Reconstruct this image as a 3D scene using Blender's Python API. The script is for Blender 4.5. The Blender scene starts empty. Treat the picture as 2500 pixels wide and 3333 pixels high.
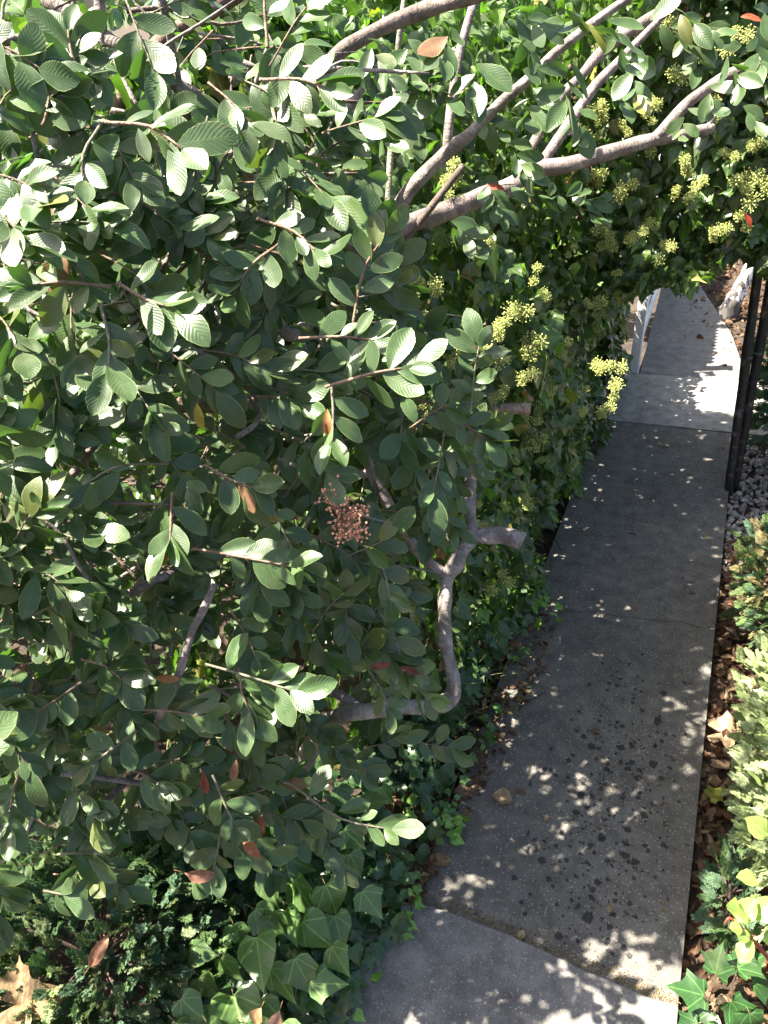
import bpy, math, random
import numpy as np
from math import sin, cos, pi, radians
rng = np.random.default_rng(7)
random.seed(7)
SC = bpy.context.scene
C = bpy.context.collection

# ---------------------------------------------------------------- camera
W, H, F = 2500., 3333., 2500.
def cam_axes(pitch=35, roll=-4, yaw=25):
    p, r, y = radians(pitch), radians(roll), radians(yaw)
    fw = np.array([0, cos(p), -sin(p)]); up = np.array([0, sin(p), cos(p)]); rt = np.array([1., 0, 0])
    rt2 = cos(r)*rt + sin(r)*up; up2 = -sin(r)*rt + cos(r)*up
    R = np.array([[cos(y), -sin(y), 0], [sin(y), cos(y), 0], [0, 0, 1]])
    return R@rt2, R@up2, R@fw
RT, UP, FW = cam_axes()
CAM = np.array([0, 0, 2.5])
cd = bpy.data.cameras.new('camera'); cam = bpy.data.objects.new('camera', cd); C.objects.link(cam)
import mathutils
cam.matrix_world = mathutils.Matrix(((RT[0], UP[0], -FW[0], CAM[0]), (RT[1], UP[1], -FW[1], CAM[1]), (RT[2], UP[2], -FW[2], CAM[2]), (0, 0, 0, 1)))
cd.sensor_fit = 'VERTICAL'; cd.sensor_height = 36.; cd.lens = 36.*F/H; cd.clip_start = .05; cd.clip_end = 500
SC.camera = cam

# ---------------------------------------------------------------- light
SUN_EL, SUN_AZ = 58., 249.      # compass azimuth (0 = +Y, 90 = +X) of the sun
w = bpy.data.worlds.new('World'); SC.world = w; w.use_nodes = True
nt = w.node_tree; bg = nt.nodes['Background']; sky = nt.nodes.new('ShaderNodeTexSky')
sky.sky_type = 'NISHITA'; sky.sun_disc = False; sky.dust_density = 3.5; sky.air_density = .8; sky.sun_elevation = radians(SUN_EL); sky.sun_rotation = radians(SUN_AZ)
nt.links.new(sky.outputs[0], bg.inputs[0]); bg.inputs[1].default_value = .06
sl = bpy.data.lights.new('sun', 'SUN'); sl.energy = 5.; sl.angle = radians(.55); sl.color = (1, .92, .79)
so = bpy.data.objects.new('sun', sl); C.objects.link(so)
sd = np.array([sin(radians(SUN_AZ))*cos(radians(SUN_EL)), cos(radians(SUN_AZ))*cos(radians(SUN_EL)), sin(radians(SUN_EL))])
so.rotation_euler = mathutils.Vector(sd).to_track_quat('Z', 'Y').to_euler(); so.location = (0, 0, 8)
SC.view_settings.view_transform = 'Standard'; SC.view_settings.look = 'None'
SC.view_settings.exposure = 2.6; SC.view_settings.gamma = 1
SC.render.engine = 'CYCLES'
SC.cycles.max_bounces = 7; SC.cycles.diffuse_bounces = 4; SC.cycles.glossy_bounces = 2; SC.cycles.transmission_bounces = 4
SC.cycles.use_denoising = True

# ---------------------------------------------------------------- helpers
def at(px, py, d):
    return CAM + d*(FW + RT*(px-W/2)/F - UP*(py-H/2)/F)
def ground(px, py, z=0.):
    r = FW + RT*(px-W/2)/F - UP*(py-H/2)/F
    return CAM + r*(z-CAM[2])/r[2]
def gdepth(px, py, z=0.):
    return float((ground(px, py, z)-CAM) @ FW)
def scr(dx, dy, toward=0.):           # a picture direction as a world direction
    v = RT*dx - UP*dy - FW*toward
    return v/np.linalg.norm(v)
def nrm(a):
    return a/np.maximum(np.linalg.norm(a, axis=-1, keepdims=True), 1e-9)
def tag(o, label=None, cat=None, group=None, kind=None):
    if label: o['label'] = label
    if cat: o['category'] = cat
    if group: o['group'] = group
    if kind: o['kind'] = kind
    return o
def empty(name, loc, label, cat, group=None, kind=None):
    o = bpy.data.objects.new(name, None); C.objects.link(o); o.location = tuple(loc)
    o.empty_display_size = .1
    return tag(o, label, cat, group, kind)
def lean(b, pxt, pyt, ht):
    r = FW + RT*(pxt-W/2)/F - UP*(pyt-H/2)/F
    t = ((b-CAM)@np.array([0, 1., 0]))/r[1]; p = CAM+r*t; d = p-b; return b+d*(ht/d[2])
class Geo:
    """collects vertices, faces, uvs and tints of one mesh object"""
    def __init__(s): s.v = []; s.l = []; s.t = []; s.uv = []; s.c = []; s.n = 0; s.mi = []
    def add(s, v, loops, tot, uv, col, mi=0):
        s.v.append(np.asarray(v, float).reshape(-1, 3)); s.l.append(np.asarray(loops, np.int64).ravel()+s.n); s.t.append(np.asarray(tot, np.int64).ravel())
        s.uv.append(np.asarray(uv, float).reshape(-1, 2)); s.c.append(np.asarray(col, float).reshape(-1, 3)); s.mi.append(np.full(len(s.t[-1]), mi))
        s.n += len(s.v[-1])
    def build(s, name, mats, parent=None, smooth=True, loc=None):
        v = np.concatenate(s.v); l = np.concatenate(s.l); t = np.concatenate(s.t); uv = np.concatenate(s.uv); c = np.concatenate(s.c)
        if parent is not None: org = np.array(parent.location) if loc is None else np.asarray(loc, float)
        else: org = np.asarray(loc, float) if loc is not None else np.zeros(3)
        me = bpy.data.meshes.new(name)
        me.vertices.add(len(v)); me.vertices.foreach_set('co', (v-org).astype(np.float32).ravel())
        me.loops.add(len(l)); me.loops.foreach_set('vertex_index', l.astype(np.int32))
        me.polygons.add(len(t)); st = np.concatenate([[0], np.cumsum(t)[:-1]])
        me.polygons.foreach_set('loop_start', st.astype(np.int32)); me.polygons.foreach_set('loop_total', t.astype(np.int32))
        me.polygons.foreach_set('use_smooth', np.full(len(t), smooth))
        if not isinstance(mats, (list, tuple)): mats = [mats]
        for m in mats: me.materials.append(m)
        me.polygons.foreach_set('material_index', np.concatenate(s.mi).astype(np.int32))
        u = me.uv_layers.new(name='UVMap'); u.data.foreach_set('uv', uv[l].astype(np.float32).ravel())
        a = me.color_attributes.new('tint', 'FLOAT_COLOR', 'POINT')
        a.data.foreach_set('color', np.concatenate([c, np.ones((len(c), 1))], 1).astype(np.float32).ravel())
        me.update(calc_edges=True)
        o = bpy.data.objects.new(name, me); C.objects.link(o)
        if parent is not None:
            o.parent = parent
            if loc is not None: o.location = tuple(np.asarray(loc)-np.array(parent.location))
        elif loc is not None: o.location = tuple(loc)
        return o

# ---- leaf templates: strips of quads across a midrib
def strip_leaf(rows, uvmode):
    cols = np.array([-1, -.55, 0, .55, 1.])
    v = []; uv = []
    for (wd, ye, ym) in rows:
        for c in cols:
            y = ym+(ye-ym)*abs(c); v.append((c*wd, y, 0)); uv.append((c*.5+.5, ym) if uvmode else (c*wd+.5, y))
    n = len(rows); f = []
    for i in range(n-1):
        for j in range(4): f += [i*5+j, i*5+j+1, (i+1)*5+j+1, (i+1)*5+j]
    return np.array(v, float), np.array(f), np.full((n-1)*4, 4), np.array(uv, float)
def oval(n=10, wmax=.25, pk=1.32, tip=.6):
    rows = []
    for i in range(n):
        t = .5-.5*cos(pi*i/(n-1)); t = .35*i/(n-1)+.65*t; wd = wmax*max(sin(pi*t**pk), 0)**tip + (.008 if i == 0 else 0)
        rows.append((max(wd, .004), t+.015*sin(t*20), t))
    return strip_leaf(rows, True)
OVAL = oval(); OVAL_LO = oval(6); SLIM = oval(7, .2, 1.0, 1.0); ROUND = oval(7, .36, 1.0, .8)
def ivyrows(kind):
    if kind == 'lobed':
        o = [(.03, .0, .0), (.2, -.13, .03), (.40, -.05, .10), (.36, .14, .2), (.44, .28, .30), (.58, .46, .38), (.36, .5, .48), (.22, .62, .6), (.15, .78, .78), (.07, .92, .92), (.004, 1.05, 1.05)]
    elif kind == 'heart':
        o = [(.03, .0, .0), (.22, -.12, .03), (.38, -.02, .12), (.44, .16, .24), (.42, .34, .38), (.30, .54, .55), (.17, .74, .75), (.07, .9, .9), (.004, 1.02, 1.02)]
    elif kind == 'spade':
        o = [(.03, .0, .0), (.17, -.05, .04), (.33, .03, .12), (.42, .2, .24), (.5, .34, .34), (.34, .44, .46), (.24, .6, .6), (.12, .8, .8), (.004, 1.02, 1.02)]
    else:
        o = [(.02, .0, .0), (.17, .02, .06), (.31, .14, .18), (.36, .3, .32), (.31, .48, .5), (.2, .68, .7), (.09, .87, .87), (.004, 1.02, 1.02)]
    return strip_leaf(o, False)
LOBED, HEART, SPADE, RHOMB = (ivyrows(k) for k in ('lobed', 'heart', 'spade', 'rhomb'))

def scatter(geo, T, pos, dirs, nor, size, curl=0., fold=0., wave=0., wid=1., tint=(.05, .1, .04), mi=0):
    """stamp template T (length along +Y, face +Z) at many places"""
    v, l, t, uv = T; N = len(pos)
    if N == 0: return
    pos = np.asarray(pos, float); dirs = nrm(np.asarray(dirs, float)+0*pos); nor = np.asarray(nor, float)+0*pos
    nor = nrm(nor-(nor*dirs).sum(1, keepdims=True)*dirs + 1e-6); sid = np.cross(dirs, nor)
    g = lambda a: np.broadcast_to(np.asarray(a, float), (N,))[:, None]
    x = v[None, :, 0]*g(wid); y = v[None, :, 1]+0*x; z = v[None, :, 2]+0*x
    ax = np.abs(x)
    ph = rng.uniform(0, 6.28, (N, 1))
    z = z - g(curl)*y*y + g(fold)*ax + g(wave)*np.sin(7*y+ph+2.5*np.sign(v[None, :, 0]))*ax*2
    y = y - .35*np.abs(g(curl))*y*y*np.abs(g(curl))
    P = pos[:, None, :] + g(size)[:, :, None]*(x[..., None]*sid[:, None, :]+y[..., None]*dirs[:, None, :]+z[..., None]*nor[:, None, :])
    nv = len(v); L = l[None, :] + (np.arange(N)*nv)[:, None]
    tint = np.broadcast_to(np.asarray(tint, float), (N, 3))
    geo.add(P, L, np.tile(t, N), np.tile(uv, (N, 1)), np.repeat(tint, nv, 0), mi)
def catmull(p, k):
    p = np.asarray(p, float); q = np.vstack([2*p[0]-p[1], p, 2*p[-1]-p[-2]]); out = []
    for i in range(1, len(q)-2):
        for s in np.linspace(0, 1, k, endpoint=False):
            a, b, c, d = q[i-1], q[i], q[i+1], q[i+2]
            out.append(.5*((2*b)+(-a+c)*s+(2*a-5*b+4*c-d)*s*s+(-a+3*b-3*c+d)*s**3))
    out.append(q[-2]); return np.array(out)
def tube(geo, pts, rad, sides=8, k=5, tint=(.2, .17, .15), knob=0., cap=True, mi=0, crv=None):
    P4 = catmull(np.hstack([np.asarray(pts, float), np.asarray(rad, float).reshape(-1, 1)]), k) if len(pts) > 2 else np.hstack([np.asarray(pts, float), np.asarray(rad, float).reshape(-1, 1)])
    P, R = P4[:, :3], np.abs(P4[:, 3]); n = len(P)
    T = nrm(np.gradient(P, axis=0)); ref = np.array([.3, .2, 1.]) if abs(T[0][2]) < .9 else np.array([1., .1, 0])
    A = ref - T[0]*(ref@T[0]); A /= np.linalg.norm(A); vs = []; uvs = []; s = 0
    an = np.linspace(0, 2*pi, sides, endpoint=False); ph = rng.uniform(0, 6, 3)
    for i in range(n):
        A = A - T[i]*(A@T[i]); A /= np.linalg.norm(A); B = np.cross(T[i], A)
        if i: s += np.linalg.norm(P[i]-P[i-1])
        r = R[i]*(1+knob*(.5*np.sin(2*an+s*31+ph[0])+.5*np.sin(3*an-s*47+ph[1])+.6*sin(s*60+ph[2])*.6))
        vs.append(P[i]+np.cos(an)[:, None]*r[:, None]*A+np.sin(an)[:, None]*r[:, None]*B)
        uvs.append(np.stack([an/(2*pi), np.full(sides, s)], 1))
    v = np.concatenate(vs); uv = np.concatenate(uvs); f = []; t = []
    for i in range(n-1):
        for j in range(sides):
            j2 = (j+1) % sides; f += [i*sides+j, i*sides+j2, (i+1)*sides+j2, (i+1)*sides+j]; t.append(4)
    if cap:
        f += list(range(sides))[::-1]; t.append(sides); f += [(n-1)*sides+j for j in range(sides)]; t.append(sides)
    geo.add(v, f, t, uv, np.tile(np.asarray(tint, float), (len(v), 1)), mi)
def box(geo, lo, hi, tint=(.8, .8, .8), bev=.0, mi=0):
    lo = np.asarray(lo, float); hi = np.asarray(hi, float); b = bev
    if b <= 0:
        v = [(x, y, z) for z in (lo[2], hi[2]) for y in (lo[1], hi[1]) for x in (lo[0], hi[0])]
        f = [0, 2, 3, 1, 4, 5, 7, 6, 0, 1, 5, 4, 2, 6, 7, 3, 0, 4, 6, 2, 1, 3, 7, 5]
        geo.add(v, f, [4]*6, np.zeros((8, 2)), np.tile(tint, (8, 1)), mi); return
    ring = lambda x0, y0, x1, y1, z, c: [(x0+c, y0, z), (x1-c, y0, z), (x1, y0+c, z), (x1, y1-c, z), (x1-c, y1, z), (x0+c, y1, z), (x0, y1-c, z), (x0, y0+c, z)]
    v = ring(lo[0]+b, lo[1]+b, hi[0]-b, hi[1]-b, lo[2], b)+ring(lo[0], lo[1], hi[0], hi[1], lo[2]+b, b)+ring(lo[0], lo[1], hi[0], hi[1], hi[2]-b, b)+ring(lo[0]+b, lo[1]+b, hi[0]-b, hi[1]-b, hi[2], b)
    f = list(range(8))[::-1]; t = [8]
    for k in range(3):
        for j in range(8): f += [k*8+j, k*8+(j+1) % 8, k*8+8+(j+1) % 8, k*8+8+j]; t.append(4)
    f += [24+j for j in range(8)]; t.append(8)
    geo.add(v, f, t, np.zeros((32, 2)), np.tile(tint, (32, 1)), mi)

# ---------------------------------------------------------------- materials
class M:
    def __init__(s, name):
        s.m = bpy.data.materials.new(name); s.m.use_nodes = True; s.t = s.m.node_tree
        s.b = s.t.nodes['Principled BSDF']; s.out = s.t.nodes['Material Output']
    def n(s, typ, **k):
        x = s.t.nodes.new(typ)
        for a, b in k.items():
            if a.startswith('i_'): x.inputs[a[2:].replace('_', ' ')].default_value = b
            else: setattr(x, a, b)
        return x
    def L(s, a, b): s.t.links.new(a, b)
    def math(s, op, a, b=None, c=None, clamp=False):
        x = s.n('ShaderNodeMath', operation=op); x.use_clamp = clamp
        for i, q in enumerate((a, b, c)):
            if q is None: continue
            if isinstance(q, (int, float)): x.inputs[i].default_value = q
            else: s.L(q, x.inputs[i])
        return x.outputs[0]
    def mix(s, f, a, b, mode='MIX'):
        x = s.n('ShaderNodeMix', data_type='RGBA', blend_type=mode)
        for i, q in ((0, f), (6, a), (7, b)):
            if isinstance(q, (int, float)): x.inputs[i].default_value = q
            elif isinstance(q, tuple): x.inputs[i].default_value = (*q, 1)
            else: s.L(q, x.inputs[i])
        return x.outputs[2]
    def noise(s, vec, scale, det=3, rough=.5, dist=0.):
        x = s.n('ShaderNodeTexNoise'); x.inputs['Scale'].default_value = scale; x.inputs['Detail'].default_value = det
        x.inputs['Roughness'].default_value = rough; x.inputs['Distortion'].default_value = dist
        if vec is not None: s.L(vec, x.inputs['Vector'])
        return x.outputs['Fac']
    def ramp(s, f, pts):
        x = s.n('ShaderNodeValToRGB'); e = x.color_ramp.elements
        while len(e) < len(pts): e.new(.5)
        for i, (p, c) in enumerate(pts): e[i].position = p; e[i].color = (*c, 1) if isinstance(c, tuple) else (c, c, c, 1)
        s.L(f, x.inputs[0]); return x.outputs[0]
    def step(s, f, a, b):
        x = s.n('ShaderNodeMapRange'); x.inputs['From Min'].default_value = a; x.inputs['From Max'].default_value = b; s.L(f, x.inputs['Value']); return x.outputs[0]
    def bump(s, h, st, dist=.01):
        x = s.n('ShaderNodeBump'); x.inputs['Strength'].default_value = st; x.inputs['Distance'].default_value = dist
        s.L(h, x.inputs['Height']); s.L(x.outputs[0], s.b.inputs['Normal']); return x.outputs[0]
    def obj(s): return s.n('ShaderNodeTexCoord').outputs['Object']
    def pos(s): return s.n('ShaderNodeNewGeometry').outputs['Position']

def leaf_mat(name, vein, rough=.42, trans=.25, tcol=(.5, .85, .12), under=(1.6, 1.45, 1.7), edge=.0, spec=.5, veincol=1.35, veinamt=.5, bump=.12):
    m = M(name); tint = m.n('ShaderNodeVertexColor', layer_name='tint').outputs[0]
    uv = m.n('ShaderNodeUVMap', uv_map='UVMap').outputs[0]; sp = m.n('ShaderNodeSeparateXYZ'); m.L(uv, sp.inputs[0])
    u = m.math('SUBTRACT', sp.outputs[0], .5); au = m.math('ABSOLUTE', u); v = sp.outputs[1]
    if vein == 'pinnate':
        q = m.math('SUBTRACT', m.math('MULTIPLY', v, 11.), m.math('MULTIPLY', au, 6.))
        s1 = m.math('SINE', m.math('MULTIPLY', q, 2*pi)); hgt = m.math('POWER', m.math('MULTIPLY_ADD', s1, .5, .5), .5)
        lines = m.step(m.math('MULTIPLY_ADD', s1, .5, .5), .16, .0)
        mid = m.step(au, .045, .015); vm = m.math('MAXIMUM', m.math('MULTIPLY', lines, .55), mid)
    else:
        ang = m.math('ARCTAN2', u, m.math('ADD', v, .02)); aa = m.math('ABSOLUTE', ang)
        r = m.math('SQRT', m.math('ADD', m.math('MULTIPLY', u, u), m.math('MULTIPLY', v, v)))
        d0 = m.math('MULTIPLY', aa, r); d1 = m.math('MULTIPLY', m.math('ABSOLUTE', m.math('SUBTRACT', aa, .72)), r); d2 = m.math('MULTIPLY', m.math('ABSOLUTE', m.math('SUBTRACT', aa, 1.45)), r)
        dm = m.math('MINIMUM', m.math('MINIMUM', d0, d1), d2)
        q = m.math('SUBTRACT', m.math('MULTIPLY', v, 7.), m.math('MULTIPLY', au, 8.)); s1 = m.math('SINE', m.math('MULTIPLY', q, 2*pi))
        fine = m.math('MULTIPLY', m.step(m.math('MULTIPLY_ADD', s1, .5, .5), .06, .0), .35)
        vm = m.math('MAXIMUM', m.step(dm, .022, .008), fine); hgt = m.math('SUBTRACT', 1., vm)
    nz = m.noise(m.obj(), 60, 3); nz2 = m.noise(m.obj(), 14, 2)
    col = m.mix(m.math('MULTIPLY', vm, veinamt), tint, m.mix(1., tint, (veincol*1.25, veincol*1.15, veincol), 'MULTIPLY'))
    col = m.mix(m.step(nz, .35, .7), m.mix(1., col, (.78, .8, .78), 'MULTIPLY'), col)
    col = m.mix(m.math('MULTIPLY', m.step(nz2, .55, .72), .25), col, (.16, .17, .10))
    col = m.mix(m.math('MULTIPLY', m.step(m.noise(m.obj(), 48, 2, .6), .68, .73), .6), col, (.11, .075, .035))
    if spec < .3:
        col = m.mix(m.step(m.noise(m.obj(), 40, 4, .7), .42, .62), m.mix(1., col, (.55, .5, .48), 'MULTIPLY'), col)
    if edge > 0:
        col = m.mix(m.math('MULTIPLY', m.step(au, .455, .49), edge), col, (.24, .30, .11))
    geo_ = m.n('ShaderNodeNewGeometry'); col2 = m.mix(geo_.outputs['Backfacing'], col, m.mix(1., col, under, 'MULTIPLY'))
    m.L(col2, m.b.inputs['Base Color']); m.b.inputs['Specular IOR Level'].default_value = spec
    rr = m.math('MULTIPLY_ADD', geo_.outputs['Backfacing'], .25, rough); rr = m.math('MULTIPLY_ADD', nz, .2, m.math('SUBTRACT', rr, .1)); m.L(rr, m.b.inputs['Roughness'])
    bn = m.bump(m.math('ADD', hgt, m.math('MULTIPLY', nz, .4)), bump, .004)
    tr = m.n('ShaderNodeBsdfTranslucent'); m.L(m.mix(1., m.mix(1., tint, (5., 5., 5.), 'MULTIPLY'), tcol, 'MULTIPLY'), tr.inputs[0])
    mx = m.n('ShaderNodeMixShader'); mx.inputs[0].default_value = trans
    m.L(m.b.outputs[0], mx.inputs[1]); m.L(tr.outputs[0], mx.inputs[2]); m.L(mx.outputs[0], m.out.inputs[0])
    return m.m
MAT = {}
MAT['shrub'] = leaf_mat('shrub leaf', 'pinnate', .38, .13, (.7, 1., .25), (1.9, 1.6, 1.7), .6, .5)
MAT['ivy'] = leaf_mat('ivy leaf', 'palmate', .33, .16, (.7, 1., .2), (1.7, 1.6, 1.5), 0, .5, 2.3, .8)
MAT['dry'] = leaf_mat('dry leaf', 'pinnate', .7, .12, (.9, .6, .3), (1.2, 1.2, 1.2), 0, .25, 1.3, .35)

def conifer_mat():
    m = M('conifer foliage'); tint = m.n('ShaderNodeVertexColor', layer_name='tint').outputs[0]
    nz = m.noise(m.obj(), 25, 3); m.L(m.mix(m.step(nz, .3, .7), m.mix(1., tint, (.65, .7, .7), 'MULTIPLY'), m.mix(1., tint, (1.3, 1.25, 1.1), 'MULTIPLY')), m.b.inputs['Base Color'])
    m.b.inputs['Roughness'].default_value = .6; m.b.inputs['Specular IOR Level'].default_value = .3
    tr = m.n('ShaderNodeBsdfTranslucent'); m.L(m.mix(1., tint, (2.2, 2.8, .9), 'MULTIPLY'), tr.inputs[0])
    mx = m.n('ShaderNodeMixShader'); mx.inputs[0].default_value = .15
    m.L(m.b.outputs[0], mx.inputs[1]); m.L(tr.outputs[0], mx.inputs[2]); m.L(mx.outputs[0], m.out.inputs[0]); return m.m
MAT['conifer'] = conifer_mat()
def bark_mat(name, ring=90., contrast=.5):
    m = M(name); tint = m.n('ShaderNodeVertexColor', layer_name='tint').outputs[0]
    uv = m.n('ShaderNodeUVMap', uv_map='UVMap').outputs[0]; mp = m.n('ShaderNodeMapping'); mp.inputs['Scale'].default_value = (1.6, ring*.9, 1); m.L(uv, mp.inputs[0])
    rings = m.noise(mp.outputs[0], 1.6, 3, .6, .4); blot = m.noise(m.obj(), 22, 4, .6); fine = m.noise(m.obj(), 160, 3)
    c = m.mix(m.math('MULTIPLY', m.step(rings, .52, .66), contrast), tint, m.mix(1., tint, (1.7, 1.65, 1.65), 'MULTIPLY'))
    c = m.mix(m.step(blot, .42, .68), m.mix(1., c, (.55, .53, .5), 'MULTIPLY'), m.mix(1., c, (1.2, 1.2, 1.2), 'MULTIPLY'))
    c = m.mix(m.math('MULTIPLY', m.step(fine, .52, .7), .55), c, (.05, .04, .035))
    m.L(c, m.b.inputs['Base Color']); m.b.inputs['Roughness'].default_value = .75
    m.bump(m.math('ADD', rings, m.math('MULTIPLY', fine, .6)), .7, .006); return m.m
MAT['bark'] = bark_mat('smooth grey bark'); MAT['twig'] = bark_mat('twig bark', 60, .2)

def birch_mat():
    m = M('birch bark'); p = m.obj(); mp = m.n('ShaderNodeMapping'); mp.inputs['Scale'].default_value = (1, 1, .55); m.L(p, mp.inputs[0])
    a = m.noise(mp.outputs[0], 13, 4, .65, .6); sp = m.n('ShaderNodeSeparateXYZ'); m.L(p, sp.inputs[0])
    low = m.step(sp.outputs[2], .42, .0); th = m.math('ADD', a, m.math('MULTIPLY', low, .28))
    c = m.mix(m.step(th, .55, .6), (.8, .8, .84), (.1, .09, .085)); m.L(c, m.b.inputs['Base Color']); m.b.inputs['Roughness'].default_value = .8
    m.bump(a, .8, .02); return m.m
MAT['birch'] = birch_mat()
def concrete_mat(name, base, dark, spots=True, speck=.5):
    m = M(name); p = m.pos(); big = m.noise(p, 2.2, 4, .6); med = m.noise(p, 14, 5, .65); fin = m.noise(p, 160, 3, .6)
    c = m.mix(m.step(big, .32, .68), dark, base); c = m.mix(m.step(med, .35, .68), m.mix(1., c, (.68, .68, .67), 'MULTIPLY'), m.mix(1., c, (1.28, 1.27, 1.25), 'MULTIPLY'))
    c = m.mix(m.math('MULTIPLY', m.step(m.noise(p, 420, 2, .6), .52, .72), .5), c, (.3, .28, .25)); c = m.mix(m.math('MULTIPLY', m.step(fin, .48, .66), .65), c, m.mix(1., c, (.55, .55, .55), 'MULTIPLY'))
    vo = m.n('ShaderNodeTexVoronoi', feature='F1'); vo.inputs['Scale'].default_value = 130; m.L(p, vo.inputs['Vector'])
    sep = m.n('ShaderNodeSeparateColor'); m.L(vo.outputs['Color'], sep.inputs[0])
    dot = m.math('MULTIPLY', m.step(vo.outputs['Distance'], .42, .3), m.step(sep.outputs[0], .80, .84))
    c = m.mix(m.math('MULTIPLY', dot, speck), c, (.42, .40, .36))
    if spots:
        warp = m.n('ShaderNodeTexNoise'); warp.inputs['Scale'].default_value = 60; m.L(p, warp.inputs['Vector'])
        va = m.n('ShaderNodeVectorMath', operation='MULTIPLY_ADD'); m.L(warp.outputs['Color'], va.inputs[0]); va.inputs[1].default_value = (.02, .02, .0); m.L(p, va.inputs[2])
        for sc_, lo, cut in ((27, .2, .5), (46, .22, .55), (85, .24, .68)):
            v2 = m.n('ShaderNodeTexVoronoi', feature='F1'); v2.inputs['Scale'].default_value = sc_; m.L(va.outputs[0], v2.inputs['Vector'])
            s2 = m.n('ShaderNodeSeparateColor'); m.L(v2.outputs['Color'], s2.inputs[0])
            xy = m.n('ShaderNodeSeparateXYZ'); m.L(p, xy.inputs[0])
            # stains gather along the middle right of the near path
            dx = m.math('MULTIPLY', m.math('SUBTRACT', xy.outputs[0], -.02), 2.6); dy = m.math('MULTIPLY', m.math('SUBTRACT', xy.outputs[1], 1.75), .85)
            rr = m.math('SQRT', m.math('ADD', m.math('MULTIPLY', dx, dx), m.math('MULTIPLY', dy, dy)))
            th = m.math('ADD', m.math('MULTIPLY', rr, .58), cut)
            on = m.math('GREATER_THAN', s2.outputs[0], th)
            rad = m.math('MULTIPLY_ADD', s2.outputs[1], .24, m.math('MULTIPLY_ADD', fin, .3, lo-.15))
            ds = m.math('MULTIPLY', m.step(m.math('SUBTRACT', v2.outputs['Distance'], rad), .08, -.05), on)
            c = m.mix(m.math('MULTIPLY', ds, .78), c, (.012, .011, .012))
    m.L(c, m.b.inputs['Base Color']); m.b.inputs['Roughness'].default_value = .85; m.b.inputs['Specular IOR Level'].default_value = .3
    m.bump(m.math('ADD', m.math('MULTIPLY', med, .5), fin), .5, .004); return m.m
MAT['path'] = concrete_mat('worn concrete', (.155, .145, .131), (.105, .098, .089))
MAT['slab'] = concrete_mat('pale concrete', (.235, .225, .215), (.13, .125, .12), False)
MAT['drive'] = concrete_mat('driveway concrete', (.33, .32, .31), (.24, .23, .22), False, .3)
MAT['farpath'] = concrete_mat('far concrete', (.19, .18, .178), (.14, .133, .13), False, .3)
def soil_mat():
    m = M('soil'); p = m.pos(); a = m.noise(p, 9, 5, .7); b = m.noise(p, 70, 4, .7)
    c = m.mix(m.step(a, .35, .65), (.028, .02, .014), (.075, .052, .034)); c = m.mix(m.math('MULTIPLY', m.step(b, .55, .7), .6), c, (.16, .11, .07))
    m.L(c, m.b.inputs['Base Color']); m.b.inputs['Roughness'].default_value = .95; m.bump(b, 1., .02); return m.m
MAT['soil'] = soil_mat()
def plain(name, col, rough=.5, nz=.2, scale=30, metal=0.):
    m = M(name); a = m.noise(m.obj(), scale, 4, .6)
    c = m.mix(m.step(a, .3, .7), tuple(x*(1-nz) for x in col), tuple(min(1, x*(1+nz)) for x in col)); m.L(c, m.b.inputs['Base Color'])
    m.b.inputs['Roughness'].default_value = rough; m.b.inputs['Metallic'].default_value = metal; m.bump(a, .15, .003); return m.m
MAT['white'] = plain('white vinyl', (.78, .78, .8), .4, .04, 12)
def tint_mat(name, rough=.6, bump=.2):
    m = M(name); tint = m.n('ShaderNodeVertexColor', layer_name='tint').outputs[0]; a = m.noise(m.obj(), 80, 3)
    m.L(m.mix(m.step(a, .3, .7), m.mix(1., tint, (.75, .75, .75), 'MULTIPLY'), tint), m.b.inputs['Base Color']); m.b.inputs['Roughness'].default_value = rough; m.bump(a, bump, .003); return m.m
MAT['tint'] = tint_mat('flower and berry'); MAT['stone'] = tint_mat('stone', .8, .5)
def pole_mat():
    m = M('weathered black pole'); p = m.obj(); mp = m.n('ShaderNodeMapping'); mp.inputs['Scale'].default_value = (1, 1, .25); m.L(p, mp.inputs[0])
    a = m.noise(mp.outputs[0], 45, 4, .6); b = m.noise(p, 14, 4, .7)
    c = m.mix(m.step(a, .4, .7), (.012, .011, .012), (.03, .027, .027)); c = m.mix(m.math('MULTIPLY', m.step(b, .56, .64), .75), c, (.18, .145, .14))
    m.L(c, m.b.inputs['Base Color']); m.b.inputs['Roughness'].default_value = .55; m.bump(a, .6, .006); return m.m
MAT['pole'] = pole_mat()

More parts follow.
